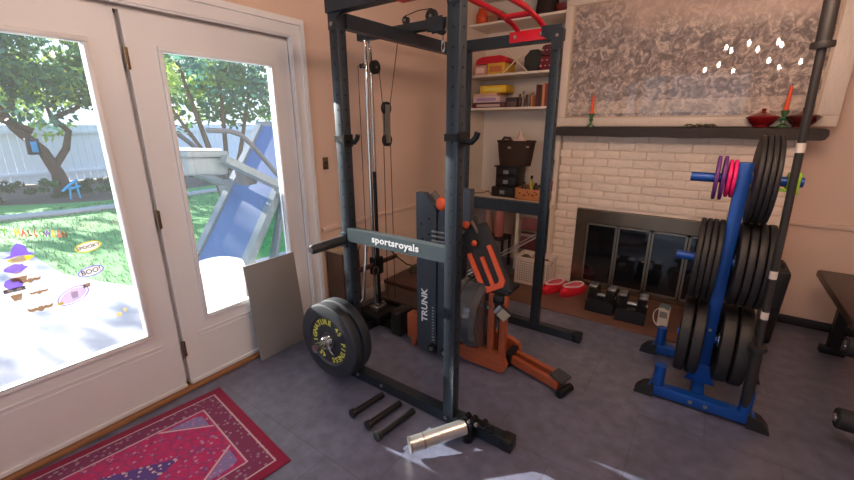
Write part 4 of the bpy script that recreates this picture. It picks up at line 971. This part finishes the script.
for x, R, mm_, nm, gp in ((.040, .115, purple, 'outer purple fractional plate on the top left peg', 0), (.068, .115, purple, 'inner purple fractional plate on the top left peg', 0), (.092, .098, pinkm, 'outer pink fractional plate on the top left peg', 1), (.113, .098, pinkm, 'inner pink fractional plate on the top left peg', 1)):
    make_plate(nm, (x, PY, PZ[0]), R, .018, 'X', ['purple plates on the top left peg', 'pink plates on the top left peg'][gp], mm_, hubm=mm_)
lc = thing('lime_collar', 'lime green plastic collar on the top right peg of the blue weight tree', 'collar', (.345, PY, PZ[0]))
MB().lathe([(.0255, -.022), (.046, -.022), (.052, 0), (.046, .022), (.0255, .022), (.0255, -.022)], (.345, PY, PZ[0]), 'X', 28).build('ring', limem, lc)
m_ = MB(); m_.box(.325, .366, PY-.062, PY-.050, PZ[0]-.055, PZ[0]+.05, bev=.004); m_.box(.295, .36, PY-.045, PY-.03, PZ[0]-.045, PZ[0]-.03, bev=.003); m_.build('lever', limem, lc)
# barbell standing in the right holder
bar = thing('barbell', 'grey olympic barbell standing upright in the holder of the blue weight tree', 'barbell', (.372, 2.445, .075))
b0, b1 = Vector((.360, 2.418, .085)), Vector((.272, 2.27, 2.20)); dB = (b1-b0).normalized(); LB = 2.14
gr = mat('dark_bar_steel', (60, 57, 55), .45, .5, vary=.1)
pt = lambda t_: b0+dB*t_
MB().cyl(pt(0), pt(.385), .0248, n=24).build('sleeve', gr, bar)
MB().cyl(pt(.385), pt(1.755), .0155, n=20).build('shaft', gr, bar)
MB().cyl(pt(1.755), pt(2.14), .0248, n=24).build('sleeve', gr, bar)
for t_ in (.372, 1.755): MB().lathe([(.012, 0), (.037, .002), (.039, .010), (.037, .026), (.012, .028)], (0, 0, 0), 'Z', 28, M=T(pt(t_)) @ dB.to_track_quat('Z', 'Y').to_matrix().to_4x4()).build('shoulder', gr, bar)
for t_ in (1.352, .765, .55): MB().cyl(pt(t_), pt(t_+.04), .0158, n=20).build('tape_band', mat('white_tape', (206, 196, 186), .8) if t_ > 1 else bpy.data.materials['white_tape'], bar)
# black upright case behind
cs = thing('black_case', 'tall black hard case standing on the floor behind the barbell', 'case', (.55, 3.72, 0))
TC = T((.525, 3.68, .004)) @ Ry(math.radians(2)); MB().box(-.04, .04, -.16, .16, 0, .56, M=TC, bev=.02).build('shell', blk, cs)
m_ = MB(); m_.tube([(-.0, -.06, .56), (-.0, -.06, .58), (-.0, .06, .58), (-.0, .06, .56)], .009, 8); m_.build('handle', blkr, cs, M=TC)
MB().box(-.037, .037, -.162, .162, .27, .28, M=TC).build('seam', hole_m, cs)
# white charger with lead
CS = T((.015, .35, .013))
cg_ = thing('white_charger', 'white plastic charger box with a curled lead beside the weight tree', 'charger', (-.10, 3.39, .012))
m_ = MB(); m_.box(-.16, -.085, 2.99, 3.09, .0, .155, bev=.012, M=CS); m_.build('body', mat('ivory_plastic', (226, 214, 196), .45), cg_)
MB().box(-.150, -.095, 2.984, 2.991, .085, .135, bev=.002, M=CS).build('socket_plate', C('sock', (150, 140, 130)), cg_)
MB().tube([(-.12+.05*math.cos(i*.42)-.005, 3.315+.01*math.sin(i), .113+.075*math.sin(i*.42)) for i in range(13)], .004, 8).build('lead', bpy.data.materials['ivory_plastic'], cg_)
MB().box(-.155, -.09, 2.995, 3.085, .155, .168, bev=.003, M=CS).build('green_top', C('gtop', (90, 120, 120)), cg_)

# ------------------------------------------------------------------ weight bench at the right edge
wbn = thing('weight_bench', 'dark padded weight bench with black foam rollers at the right edge', 'weight bench', (.95, 3.2, 0))
bp_ = mat('dark_vinyl', (60, 46, 42), .35, vary=.1, bump=.1)
m_ = MB(); m_.box(.745, 1.06, 2.82, 3.77, .50, .555, bev=.014); pad = m_.build('pad', bp_, wbn)
m_ = MB(); m_.lathe([(.045, .0), (.058, 0), (.058, .0015), (.045, .0015), (.045, 0)], (.90, 3.22, .5555), 'Z', 28); m_.box(.86, .94, 3.212, 3.228, .5555, .557); m_.build('red_emblem', C('embl', (150, 24, 32), .5), pad)
MB().beam((.905, 2.62, .40), (.905, 3.70, .46), .06, .07).build('main_beam', blkm, wbn)
MB().box(.875, .935, 3.60, 3.66, .05, .46).build('rear_leg', blkm, wbn); MB().box(.84, .97, 3.60, 3.66, 0, .05, bev=.004).build('rear_foot', blkm, wbn)
MB().box(.875, .935, 2.60, 2.66, .05, .52).build('front_leg', blkm, wbn); MB().box(.84, .97, 2.60, 2.66, 0, .05, bev=.004).build('front_foot', blkm, wbn)
MB().cyl((.72, 2.47, .17), (1.1, 2.47, .17), .012).build('roller_bar', steel, wbn); MB().cyl((.72, 2.74, .46), (1.1, 2.74, .44), .012).build('roller_bar', steel, wbn)
MB().beam((.905, 2.62, .30), (.905, 2.47, .17), .04, .04, up=(1, 0, 0)).build('roller_arm', blkm, wbn)
for (x, y, z) in ((.700, 2.47, .17), (.725, 2.74, .44)):
    m_ = MB(); m_.lathe([(.012, 0), (.045, 0), (.052, .008), (.052, .148), (.045, .155), (.012, .155)], (x, y, z), 'X', 28); fo = m_.build('foam_roller', blkr, wbn)
    m_ = MB(); m_.lathe([(.002, -.008), (.018, -.007), (.022, 0), (.012, .001)], (x, y, z), 'X', 24); m_.build('chrome_cap', chrome, fo)

# ------------------------------------------------------------------ chandelier (hangs behind / above the viewer's field)
chd = thing('chandelier', 'twelve light brass chandelier hanging from the ceiling', 'chandelier', (.2, 1.25, 2.3))
cx, cy = .2, 1.25
m_ = MB(); m_.cyl((cx, cy, 2.30), (cx, cy, ZC-.03), .008); m_.build('stem', brass, chd)
MB().lathe([(.005, 0), (.06, .0), (.05, .03), (.005, .03)], (cx, cy, ZC-.031), 'Z', 24).build('ceiling_rose', brass, chd)
MB().lathe([(.005, -.07), (.02, -.06), (.045, -.02), (.05, .02), (.02, .06), (.005, .07)], (cx, cy, 2.27), 'Z', 24).build('hub', brass, chd)
bulb = mat('bulb_glow', (255, 214, 160), .3, emit=(255, 218, 192), estr=330)
for k in range(12):
    r_, zz = (.46, 2.14) if k % 2 == 0 else (.28, 2.36)
    a = 2*PI*k/12+.2
    ex, ey = cx+r_*math.cos(a), cy+r_*math.sin(a)
    ar = MB().tube([(cx+.03*math.cos(a), cy+.03*math.sin(a), 2.27), (cx+r_*.5*math.cos(a), cy+r_*.5*math.sin(a), zz-.06), (cx+r_*.9*math.cos(a), cy+r_*.9*math.sin(a), zz-.05), (ex, ey, zz)], .006, 8).build('arm', brass, chd)
    MB().cyl((ex, ey, zz), (ex, ey, zz+.05), .010).build('candle_tube', wht, ar)
    MB().lathe([(.002, 0), (.010, .004), (.0165, .022), (.013, .042), (.004, .062), (.001, .066)], (ex, ey, zz+.05), 'Z', 14).build('bulb', bulb, ar)

# ------------------------------------------------------------------ window clings on the left glass door (thin printed film)
XG = XL-.0215
cols = [lin(*c0) for c0 in ((232, 200, 60), (226, 110, 90), (120, 80, 70), (196, 90, 60), (110, 170, 80), (150, 90, 170))]
def clingmat(name, c0):
    m2 = mat(name, c0, .6, vary=.05); nt = m2.node_tree; b = nt.nodes['Principled BSDF']; tr_ = nt.nodes.new('ShaderNodeBsdfTranslucent'); mx_ = nt.nodes.new('ShaderNodeMixShader'); mx_.inputs[0].default_value = .22
    tr_.inputs['Color'].default_value = lin(*c0); out = [n_ for n_ in nt.nodes if n_.type == 'OUTPUT_MATERIAL'][0]
    tp = nt.nodes.new('ShaderNodeBsdfTransparent'); m3 = nt.nodes.new('ShaderNodeMixShader'); m3.inputs[0].default_value = .25
    nt.links.new(b.outputs[0], mx_.inputs[1]); nt.links.new(tr_.outputs[0], mx_.inputs[2]); nt.links.new(mx_.outputs[0], m3.inputs[1]); nt.links.new(tp.outputs[0], m3.inputs[2]); nt.links.new(m3.outputs[0], out.inputs[0]); return m2
hm = [clingmat('cling_%d' % i, c0) for i, c0 in enumerate(((236, 206, 70), (230, 120, 110), (140, 92, 66), (206, 120, 76), (130, 190, 90), (150, 110, 190)))]
word = 'HAPPY HALLOWEEN'
hb_ = thing('lettered_banner', 'multicoloured HAPPY HALLOWEEN lettering stuck on the left glass door', 'window cling', (XG, .34, 1.08))
for i, ch_ in enumerate(word):
    if ch_ == ' ': continue
    yy_ = .472-(len(word)-1-i)*.0188
    m_ = MB(); text_geo(m_, ch_, .032, T((XG, yy_, 1.118-.28*(yy_-.27))) @ FX @ Matrix.Diagonal((.70, 1.25, 1, 1)), .0006, 1, .0014)
    m_.build('letter', hm[i % 6], hb_)
pur, yl2, wh2, brn = clingmat('cl_purple', (150, 116, 226)), clingmat('cl_yellow', (226, 214, 60)), clingmat('cl_white', (236, 232, 236)), clingmat('cl_brown', (160, 126, 84))
def cling(name, label, cat, parts, group=None):
    root = None
    y_, z_ = parts[0][3], parts[0][4]
    r = thing(name, label, cat, (XG, y_, z_), group)
    for k, (nm, m2, poly, yc, zc) in enumerate(parts):
        if nm in ('outline', 'edge'): MB().tube([(XG+.0016, yc+a, zc+b2) for a, b2 in poly], .0027, 6, closed=True).build(nm, m2, r); continue
        MB().prism([(yc+a, zc+b2) for a, b2 in poly], 'X', XG+.001*k, XG+.001*k+.0006).build(nm, m2, r)
    return r
ell = lambda a, b2, n=20, rot=0: [((a*math.cos(t_)*math.cos(rot)-b2*math.sin(t_)*math.sin(rot)), (a*math.cos(t_)*math.sin(rot)+b2*math.sin(t_)*math.cos(rot))) for t_ in [2*PI*i/n for i in range(n)]]
bat = [(-.042, .012), (-.028, .006), (-.014, .010), (-.008, .004), (-.005, .014), (0, .008), (.005, .014), (.008, .004), (.014, .010), (.028, .006), (.042, .012), (.036, -.004), (.024, -.008), (.014, -.004), (0, -.014), (-.014, -.004), (-.024, -.008), (-.036, -.004)]
for i, (y_, z_, s_) in enumerate(((.318, .885, .9), (.335, .822, .8), (.325, .745, 1.1))):
    cling('bat_cling', ['upper brown bat sticker on the left glass door', 'middle small brown bat sticker on the left glass door', 'lowest and widest brown bat sticker on the left glass door'][i], 'window cling', [('bat_shape', brn, [(a*s_, b2*s_) for a, b2 in bat], y_, z_)], 'bat stickers')
def blob(n, rx, rz, seed, amp=.15):
    q = random.Random(seed); return [(rx*(1+q.uniform(-amp, amp))*math.cos(2*PI*i/n), rz*(1+q.uniform(-amp, amp))*math.sin(2*PI*i/n)) for i in range(n)]
cling('witch_cling', 'purple and yellow witch hat sticker below the lettering', 'window cling', [('hat', pur, [(-.055, -.014), (.055, -.014), (.03, -.004), (.022, .03), (.0, .045), (-.02, .025), (-.03, -.004)], .31, 1.015), ('hair', yl2, blob(14, .045, .013, 1), .31, .988), ('face', wh2, blob(12, .024, .02, 5, .05), .30, .985)])
cling('purple_cling', 'purple round sticker with white eyes below the witch hat sticker', 'window cling', [('hair', pur, blob(16, .034, .022, 2), .285, .95), ('eyes', wh2, ell(.03, .01), .285, .925), ('legs', brn, [(-.03, .0), (.03, .0), (.02, -.02), (-.02, -.02)], .285, .912)])
cling('potion_cling', 'purple potion sticker with dark glasses near the frame edge', 'window cling', [('top', pur, blob(16, .03, .026, 3), .265, .885), ('glasses', clingmat('cl_dark', (70, 52, 60)), [(-.035, -.009), (.035, -.009), (.035, .009), (-.035, .009)], .262, .858), ('lens', wh2, ell(.009, .006), .248, .858), ('lens', wh2, ell(.009, .006), .276, .858), ('stem', brn, [(-.012, -.03), (.012, -.03), (.02, .0), (-.02, .0)], .262, .838)])
g_ = cling('ghost_cling', 'large lilac ghost sticker outlined in purple near the glass edge', 'window cling', [('outline', pur, ell(.062, .036, 24, .35), .445, .765), ('body', clingmat('cl_lilac', (206, 192, 232)), ell(.056, .031, 24, .35), .445, .765), ('bow', brn, [(-.014, -.012), (.014, .012), (.014, -.008), (-.014, .010)], .502, .797), ('patch', wh2, [(-.012, -.018), (.012, -.016), (.016, .016), (-.010, .018)], .448, .768), ('tail', yl2, ell(.012, .008), .392, .742)])
for i, (y_, z_, txt, cc) in enumerate(((.545, .985, 'SPOOKY', yl2), (.532, .862, 'BOO!', clingmat('cl_dk', (84, 76, 96))))):
    r = cling('word_cling', ['oval yellow edged SPOOKY sticker at the right of the left glass', 'oval white BOO sticker below the SPOOKY one'][i], 'window cling', [('edge', yl2 if i == 0 else pur, ell(.050, .0225, 24, .1), y_, z_), ('oval', wh2, ell(.046, .0205, 24, .1), y_, z_)], 'word stickers')
    m_ = MB(); text_geo(m_, txt, .024 if i == 0 else .032, T((XG+.0028, y_, z_)) @ FX @ Rz(.1), .0004, 1, .0006); m_.build('lettering', C('cl_t%d' % i, (110, 120, 30) if i == 0 else (50, 40, 70)), r)
cling('faint_cling', 'faint small cream sticker low on the left glass door', 'window cling', [('shape', clingmat('cl_cream', (214, 206, 170)), blob(10, .016, .014, 8), .60, .60), ('shape', bpy.data.materials['cl_cream'], blob(9, .010, .012, 4), .63, .615)])

# ------------------------------------------------------------------ garden
GZ = -.2
def ground_mat(name, c1, c2, sc, rough=.9, bump=.3):
    k = NB(name, rough); n = k.noise(sc, 8); n2 = k.noise(sc*.15, 3)
    c = k.mix(n, lin(*c1), lin(*c2)); c = k.mix(k.math('MULTIPLY', n2, .3), c, lin(*c1)); k.bump(n, bump, .02); return k.col(c)
patio_m = ground_mat('patio_concrete', (138, 141, 148), (166, 167, 170), 12)
lawn_m = ground_mat('lawn_grass', (44, 116, 50), (104, 166, 84), 9)
soil_m = ground_mat('bed_soil', (70, 62, 52), (104, 92, 76), 14)
fence_m = mat('white_fence', (214, 220, 228), .6, vary=.05)
bark = mat('bark', (86, 70, 56), .9, vary=.35, scale=20, bump=.8, bscale=30)
struct('ground_soil', MB().box(-40, XL-.14, -16, 30, GZ-.2, GZ-.03), soil_m)
e1 = [(-8.3, -12), (-8.25, .6), (-8.0, 1.1), (-7.2, 1.1), (-6.25, 1.12), (-5.6, 1.3), (-5.0, 1.5), (-4.8, 2.4), (-4.8, 16)]
struct('ground_patio', MB().prism([(XL-.14, -12)] + [(XL-.14, 16)] + list(reversed(e1)), 'Z', GZ-.12, GZ), patio_m)
e2 = [(-13.2, -12), (-13.2, 0), (-13.1, 1.6), (-12.4, 2.4), (-11.9, 3.2), (-12.2, 5), (-12.6, 16)]
struct('ground_lawn', MB().prism(e1 + list(reversed(e2)), 'Z', GZ-.1, GZ-.01), lawn_m)
def leafcloud(n, cx, cy, cz, rx, ry, rz, size, seed, cut=None, shell=.55):
    q = random.Random(seed); v, f = [], []
    clumps = [(q.gauss(0, .42), q.gauss(0, .42), q.gauss(0, .42), q.uniform(.18, .34)) for _ in range(max(4, n//90))]
    for i in range(n):
        k = clumps[q.randrange(len(clumps))]
        d = Vector((q.gauss(0, 1), q.gauss(0, 1), q.gauss(0, 1))).normalized()*k[3]*q.uniform(.5, 1)
        p = Vector((cx+(k[0]+d.x)*rx, cy+(k[1]+d.y)*ry, cz+(k[2]+d.z)*rz))
        if cut and (p.z > cut or (abs(p.x) < 18 and p.z > .3*abs(p.x)-.1)): continue
        a = Vector((q.gauss(0, 1), q.gauss(0, 1), q.gauss(0, 1))).normalized(); b2 = a.cross(Vector((q.gauss(0, 1), q.gauss(0, 1), q.gauss(0, 1)))).normalized()
        s_ = size*q.uniform(.6, 1.3); i0 = len(v)
        v += [p-a*s_, p-b2*s_*.45, p+a*s_, p+b2*s_*.45]; f.append((i0, i0+1, i0+2, i0+3))
    return v, f
def leafmat(name, c1, c2):
    k = NB(name, .6); c = k.mix(k.noise(3, 2), lin(*c1), lin(*c2)); k.b.inputs['Transmission Weight'].default_value = 0
    m2 = k.col(c); nt = m2.node_tree; tr_ = nt.nodes.new('ShaderNodeBsdfTranslucent'); mx_ = nt.nodes.new('ShaderNodeMixShader'); mx_.inputs[0].default_value = .45
    nt.links.new(c, tr_.inputs['Color']); out = [n_ for n_ in nt.nodes if n_.type == 'OUTPUT_MATERIAL'][0]
    nt.links.new(k.b.outputs[0], mx_.inputs[1]); nt.links.new(tr_.outputs[0], mx_.inputs[2]); nt.links.new(mx_.outputs[0], out.inputs[0]); return m2
leafA = leafmat('leaf_green', (48, 90, 60), (104, 142, 86)); leafB = leafmat('leaf_yellow_green', (120, 160, 70), (196, 214, 120)); leafC = leafmat('leaf_dark', (40, 70, 42), (84, 112, 70)); leafD = leafmat('leaf_blue_green', (44, 92, 86), (88, 138, 120))
def leaves_obj(name, mats_, parent, specs):
    m2 = MB()
    for (mi, args) in specs:
        v, f = leafcloud(*args[:9], **(args[9] if len(args) > 9 else {})); m2.mi = mi; m2.add(v, f)
    return m2.build(name, mats_, parent, smooth=0)
# main tree by the fence
tx0, ty0 = -14.4, 3.05
t1 = thing('garden_tree', 'forked garden tree in front of the white fence, seen through the left door', 'tree', (tx0, ty0, GZ))
m_ = MB(); m_.tube([(tx0, ty0, GZ-.05), (tx0, ty0-.02, .3), (tx0, ty0-.2, .9), (tx0-.1, ty0-.6, 1.5), (tx0, ty0-.85, 2.1), (tx0, ty0-1.1, 2.8)], [.22, .15, .125, .11, .08, .05], 12)
m_.tube([(tx0, ty0, .55), (tx0, ty0+.28, .95), (tx0, ty0+.42, 1.4), (tx0, ty0+.15, 1.75), (tx0, ty0+.1, 2.0), (tx0, ty0+.7, 2.6)], [.09, .085, .075, .065, .05, .03], 10)
m_.tube([(tx0-.05, ty0-.3, 1.4), (tx0, ty0-.9, 1.75), (tx0, ty0-1.5, 2.0), (tx0, ty0-2.2, 2.6)], [.09, .075, .06, .04], 10)
m_.tube([(tx0, ty0-.6, 1.9), (tx0, ty0-.45, 2.5), (tx0, ty0-.3, 3.2)], [.08, .06, .04], 10)
m_.tube([(tx0, ty0+.2, 1.75), (tx0, ty0+.7, 2.0), (tx0, ty0+1.2, 2.5)], [.07, .05, .03], 8)
m_.build('trunk', bark, t1)
leaves_obj('crown', [leafA, leafB, leafD], t1, [(0, (3600, tx0+.2, ty0+.2, 3.1, 1.6, 3.4, 1.5, .11, 11, dict(cut=4.15))), (1, (2200, tx0-.1, ty0-.2, 2.9, 1.5, 3.6, 1.4, .12, 12, dict(cut=4.1))), (2, (1800, tx0+.4, ty0-1.2, 3.2, 1.3, 2.6, 1.2, .11, 13, dict(cut=4.1)))])
# second tree seen above the treadmill
t2 = thing('young_tree', 'multi stemmed young tree seen through the right door above the treadmill', 'tree', (-8.0, 4.15, GZ))
m_ = MB()
for (a, b2, c2, r_) in (((0, 0), (-.15, .9), (-.5, 2.6), .07), ((0, .1), (.15, .9), (.25, 2.7), .06), ((.05, .2), (.45, 1.0), (.9, 2.5), .055), ((0, .0), (-.25, .5), (-1.0, 2.3), .05)):
    m_.tube([(-8.0, 4.15+a[0], GZ), (-8.0, 4.15+a[0]*.5+b2[0]*.5, .5), (-8.0, 4.15+b2[0], 1.0), (-8.0, 4.15+c2[0], c2[1])], [r_, r_*.9, r_*.8, r_*.4], 8)
m_.build('trunk', bark, t2)
leaves_obj('crown', [leafA, leafD, leafB], t2, [(0, (2600, -8.0, 4.5, 2.6, 1.5, 2.0, 1.15, .085, 21)), (1, (2200, -7.6, 4.6, 2.9, 1.6, 2.2, 1.1, .085, 22)), (2, (500, -8.3, 3.6, 2.2, 1.0, 1.0, .9, .08, 23))])
# trees beyond the fence
for i, (x, y, z, rx, ry, rz, lm, nm) in enumerate(((-22, 2.6, 2.9, 2.4, 3.4, 1.7, leafB, 'sunlit yellow green tree beyond the fence behind the forked tree'), (-27, 10.5, 3.6, 2.4, 4.4, 2.6, leafB, 'pale green tree beyond the fence, seen between the two doors'), (-22, 17.0, 3.4, 2.4, 3.6, 2.6, leafA, 'mid green tree beyond the fence, seen through the right door'), (-27, -3.5, 3.2, 2.4, 4.0, 1.9, leafA, 'green tree beyond the fence at the far left'))):
    r = thing('distant_tree', nm, 'tree', (x, y, GZ), 'trees beyond the fence')
    m_ = MB(); m_.tube([(x, y, GZ), (x, y+.1, 1.2), (x, y-.1, z)], [.28, .22, .12], 10); m_.build('trunk', bark, r)
    leaves_obj('crown', [lm], r, [(0, (2600, x, y, z, rx, ry, rz, .17, 31+i, dict(cut=5.2)))])
# fence: boards with posts
fn = thing('white_fence', 'tall pale board fence along the far side of the garden', 'fence', (-17.2, 5, GZ))
m_ = MB(); q = random.Random(5); y = -9.0
while y < 22:
    m_.box(-17.22+q.uniform(-.006, .006), -17.18, y+.004, y+.19, GZ, 1.56, bev=0); y += .195
m_.build('boards', fence_m, fn)
for z in (.05, 1.3): MB().box(-17.18, -17.12, -9, 22, z, z+.09).build('rail', fence_m, fn)
for k in range(13): MB().box(-17.2, -17.08, -9+k*2.5, -8.88+k*2.5, GZ, 1.60).build('post', fence_m, fn)
# low shrubs in the bed
sp_ = []
for i in range(30):
    sp_.append((i % 3 == 1, (230, -13.75+random.uniform(-.5, .4)+(.6 if i > 13 else 0), -2.2+i*.36, .06, .55, .5, .36, .055, 50+i)))
sb_ = leaves_obj('shrubs', [leafC, leafA], None, sp_); tag(sb_, 'low dark green shrubs growing in the bed below the fence', 'shrubs', None, 'stuff')
gr_ = MB(); q = random.Random(8); v, f = [], []
for i in range(9000):
    x, y = -5.1-6.6*q.random(), q.uniform(-1.0, 6)
    if x > -8.3 and y < 1.15+max(0, x+6)*.4: continue
    h_ = q.uniform(.02, .05); a = q.uniform(0, PI); dx, dy = .008*math.cos(a), .008*math.sin(a); i0 = len(v)
    v += [(x-dx, y-dy, GZ-.012), (x+dx, y+dy, GZ-.012), (x+q.uniform(-.02, .02), y+q.uniform(-.02, .02), GZ+h_)]; f.append((i0, i0+1, i0+2))
gr_.add(v, f); tag(gr_.build('grass_blades', leafA, smooth=0), 'short grass growing on the lawn outside the glass doors', 'grass', None, 'stuff')
m_ = MB((-10.8, 2, GZ)); m_.tube([(-11.05, -6, GZ+.03), (-11.0, 0, GZ+.03), (-10.9, 1.4, GZ+.03), (-10.6, 2.2, GZ+.03), (-10.5, 3.2, GZ+.03), (-10.9, 5, GZ+.03), (-11, 10, GZ+.03)], .07, 8)
tag(m_.build('lawn_edging', C('edging', (150, 156, 160), .8)), 'grey curved edging between the lawn and the planting bed', 'edging')
# blue hanging feeder and the small blue tool at the trunk
fd = thing('bird_feeder', 'black and blue feeder hanging from the forked tree', 'bird feeder', (-13.4, 2.49, .87))
m_ = MB(); fx_, fy_ = -13.4, 2.49; m_.box(fx_-.10, fx_+.10, fy_-.12, fy_+.12, .87, 1.25, bev=.02); m_.build('body', blk, fd)
m_ = MB(); m_.box(fx_+.10, fx_+.12, fy_-.05, fy_+.06, .93, 1.18, bev=.005); m_.build('blue_window', C('feeder_blue', (20, 130, 190), .4), fd)
m_ = MB(); m_.tube([(fx_, fy_, 1.25), (fx_-.3, fy_-.1, 1.6), (fx_-.9, fy_-.3, 2.1)], .012, 6); m_.build('cord', blk, fd)
m_ = MB((-12.3, 2.75, GZ)); m_.tube([(-12.4, 2.6, .05), (-12.4, 2.75, .18), (-12.4, 2.92, .30)], .03, 8); m_.tube([(-12.4, 2.72, -.15), (-12.4, 2.76, .18)], .02, 6); m_.tube([(-12.4, 2.9, -.15), (-12.4, 2.88, .28)], .02, 6); m_.tube([(-12.4, 2.72, .08), (-12.4, 2.95, .14)], .03, 8)
tag(m_.build('blue_toy', C('toy_blue', (40, 150, 200), .5)), 'small bright blue plastic toy in the bed at the foot of the forked tree', 'toy')

# ------------------------------------------------------------------ folded treadmill outside the right door
tm = thing('treadmill', 'folded grey treadmill with sky-tinted deck standing outside the right door', 'treadmill', (-3.85, 2.2, GZ))
tmg = mat('treadmill_grey', (88, 106, 116), .45, vary=.06); tmb = mat('treadmill_sky_blue', (40, 76, 124), .4, vary=.08); tmd = mat('treadmill_dark', (58, 66, 74), .5)  # deck base colour holds the blue of reflected sky
Xa, Xb = -4.15, -3.55
d0, d1_ = Vector((0, 1.62, .10)), Vector((0, 2.90, 1.52))     # foot and top of the folded deck
dd_ = (d1_-d0).normalized(); nn = Vector((0, -dd_.z, dd_.y))
m_ = MB(); m_.beam(Vector(((Xa+Xb)/2, 0, 0))+d0, Vector(((Xa+Xb)/2, 0, 0))+d1_, Xb-Xa-.10, .05, up=nn); m_.build('deck', tmb, tm)
for xx in (Xa, Xb): MB().beam(Vector((xx, 0, 0))+d0-dd_*.05, Vector((xx, 0, 0))+d1_+dd_*.03, .075, .09, up=nn).build('side_rail', tmg, tm)
m_ = MB(); e_ = d1_+dd_*.04; m_.beam(Vector((Xa-.03, 0, 0))+e_, Vector((Xb+.03, 0, 0))+e_, .09, .08); m_.build('rear_roller_cover', tmg, tm)
m_ = MB(); m_.box(Xa-.02, Xb+.0, 1.76, 2.05, -.11, .12, bev=.04); m_.build('motor_hood', tmd, tm)
for xx in (Xa-.06, Xb+.06):
    m_ = MB(); m_.box(xx-.03, xx+.03, 1.78, 2.95, GZ+.0, GZ+.09, bev=.01); m_.build('foot_rail', tmd, tm)
    m_ = MB(); m_.beam((xx, 2.55, GZ+.08), (xx, 2.30, .98), .07, .10, up=(1, 0, 0)); m_.beam((xx, 2.30, .95), (xx, 1.62, 1.28), .06, .10, up=(1, 0, 0)); m_.build('upright', tmg, tm)
    m_ = MB(); m_.tube([(xx, 2.44, .90), (xx, 2.30, 1.06), (xx, 1.98, 1.38), (xx, 1.86, 1.47), (xx, 1.75, 1.50), (xx, 1.52, 1.51)], .022, 10); m_.build('handrail', tmd, tm)
m_ = MB(); m_.box(-.36, .36, -.30, .10, -.05, .0, M=T(((Xa+Xb)/2, 1.60, 1.345)) @ Rx(-.06), bev=.01); m_.box(-.34, .34, -.28, .12, -.20, -.05, M=T(((Xa+Xb)/2, 1.60, 1.345)) @ Rx(-.1), bev=.03); m_.build('console', tmg, tm)
m_ = MB(); m_.box(-.37, .37, -.31, .02, .0, .02, M=T(((Xa+Xb)/2, 1.60, 1.345)) @ Rx(-.06), bev=.005); m_.build('console_top', C('console_sunlit', (220, 226, 230), .5), tm)  # sun on the console top is put into this pale colour
m_ = MB(); m_.box(Xb-.15, Xb-.02, 1.95, 2.10, 1.0, 1.16, bev=.02); m_.build('cup_holder', tmd, tm)
MB().beam((Xb+.02, 2.05, GZ+.2), (Xb+.02, 2.50, 1.10), .05, .07, up=(1, 0, 0)).build('gas_strut', tmg, tm)
tm.rotation_euler = (0, 0, math.radians(17)); tm.location.y = 2.2
# white tub in front of the treadmill
tb = thing('white_tub', 'round white plastic tub standing on the patio outside the right door', 'tub', (-3.2, 1.50, GZ))
tubm = mat('tub_white', (232, 232, 232), .5, vary=.02)
m_ = MB(); m_.lathe([(.02, 0), (.17, 0), (.19, .02), (.205, .60), (.02, .60)], (-3.2, 1.50, GZ), 'Z', 36); m_.build('body', tubm, tb)
m_ = MB(); m_.lathe([(.215, .58), (.22, .60), (.21, .64), (.15, .665), (.01, .67)], (-3.2, 1.50, GZ), 'Z', 36); m_.build('lid', tubm, tb)

# ------------------------------------------------------------------ sky, sun, camera
wd = bpy.data.worlds.new('sky'); SC.world = wd; wd.use_nodes = True; nt = wd.node_tree
bg = nt.nodes['Background']; tc = nt.nodes.new('ShaderNodeTexCoord'); sx = nt.nodes.new('ShaderNodeSeparateXYZ'); nt.links.new(tc.outputs['Generated'], sx.inputs[0])
rp = nt.nodes.new('ShaderNodeValToRGB'); nt.links.new(sx.outputs[2], rp.inputs[0]); cr_ = rp.color_ramp
cr_.elements[0].position = 0; cr_.elements[0].color = (.74, .85, 1.0, 1); cr_.elements[1].position = .7; cr_.elements[1].color = (.30, .50, .95, 1)
e_ = cr_.elements.new(.22); e_.color = (.60, .77, 1.0, 1)
nt.links.new(rp.outputs[0], bg.inputs[0]); bg.inputs[1].default_value = 1.65
sun = bpy.data.lights.new('sun', 'SUN'); sun.energy = 19; sun.angle = math.radians(.6); sun.color = (1, .93, .84)
so_ = bpy.data.objects.new('sun', sun); COL.objects.link(so_)
el = math.radians(18.4); az = math.atan2(.12, 1)
dv = Vector((math.cos(el)*math.cos(az), math.cos(el)*math.sin(az), -math.sin(el)))
so_.rotation_euler = dv.to_track_quat('-Z', 'Y').to_euler(); so_.location = (-10, 0, 6)

cam = bpy.data.cameras.new('camera'); co = bpy.data.objects.new('camera', cam); COL.objects.link(co); SC.camera = co
cam.sensor_fit = 'HORIZONTAL'; cam.sensor_width = 36; cam.lens = 16.644; cam.clip_start = .02; cam.clip_end = 200
yaw, pitch, roll = .61603, .28444, .0022
f_ = Vector((-math.sin(yaw)*math.cos(pitch), math.cos(yaw)*math.cos(pitch), -math.sin(pitch)))
r0 = Vector((math.cos(yaw), math.sin(yaw), 0)); d0_ = f_.cross(r0)
r2 = r0*math.cos(roll)+d0_*math.sin(roll); d2_ = -r0*math.sin(roll)+d0_*math.cos(roll)
Mc = Matrix((r2, -d2_, -f_)).transposed().to_4x4(); Mc.translation = Vector((0, 0, 1.55)); co.matrix_world = Mc

vs = SC.view_settings; vs.view_transform = 'Standard'; vs.look = 'None'; vs.gamma = 1; vs.use_curve_mapping = False; vs.exposure = .4
SC.cycles.max_bounces = 8; SC.cycles.diffuse_bounces = 4; SC.cycles.transparent_max_bounces = 12
SC.cycles.sample_clamp_indirect = 6
try: SC.cycles.use_denoising = True
except Exception: pass
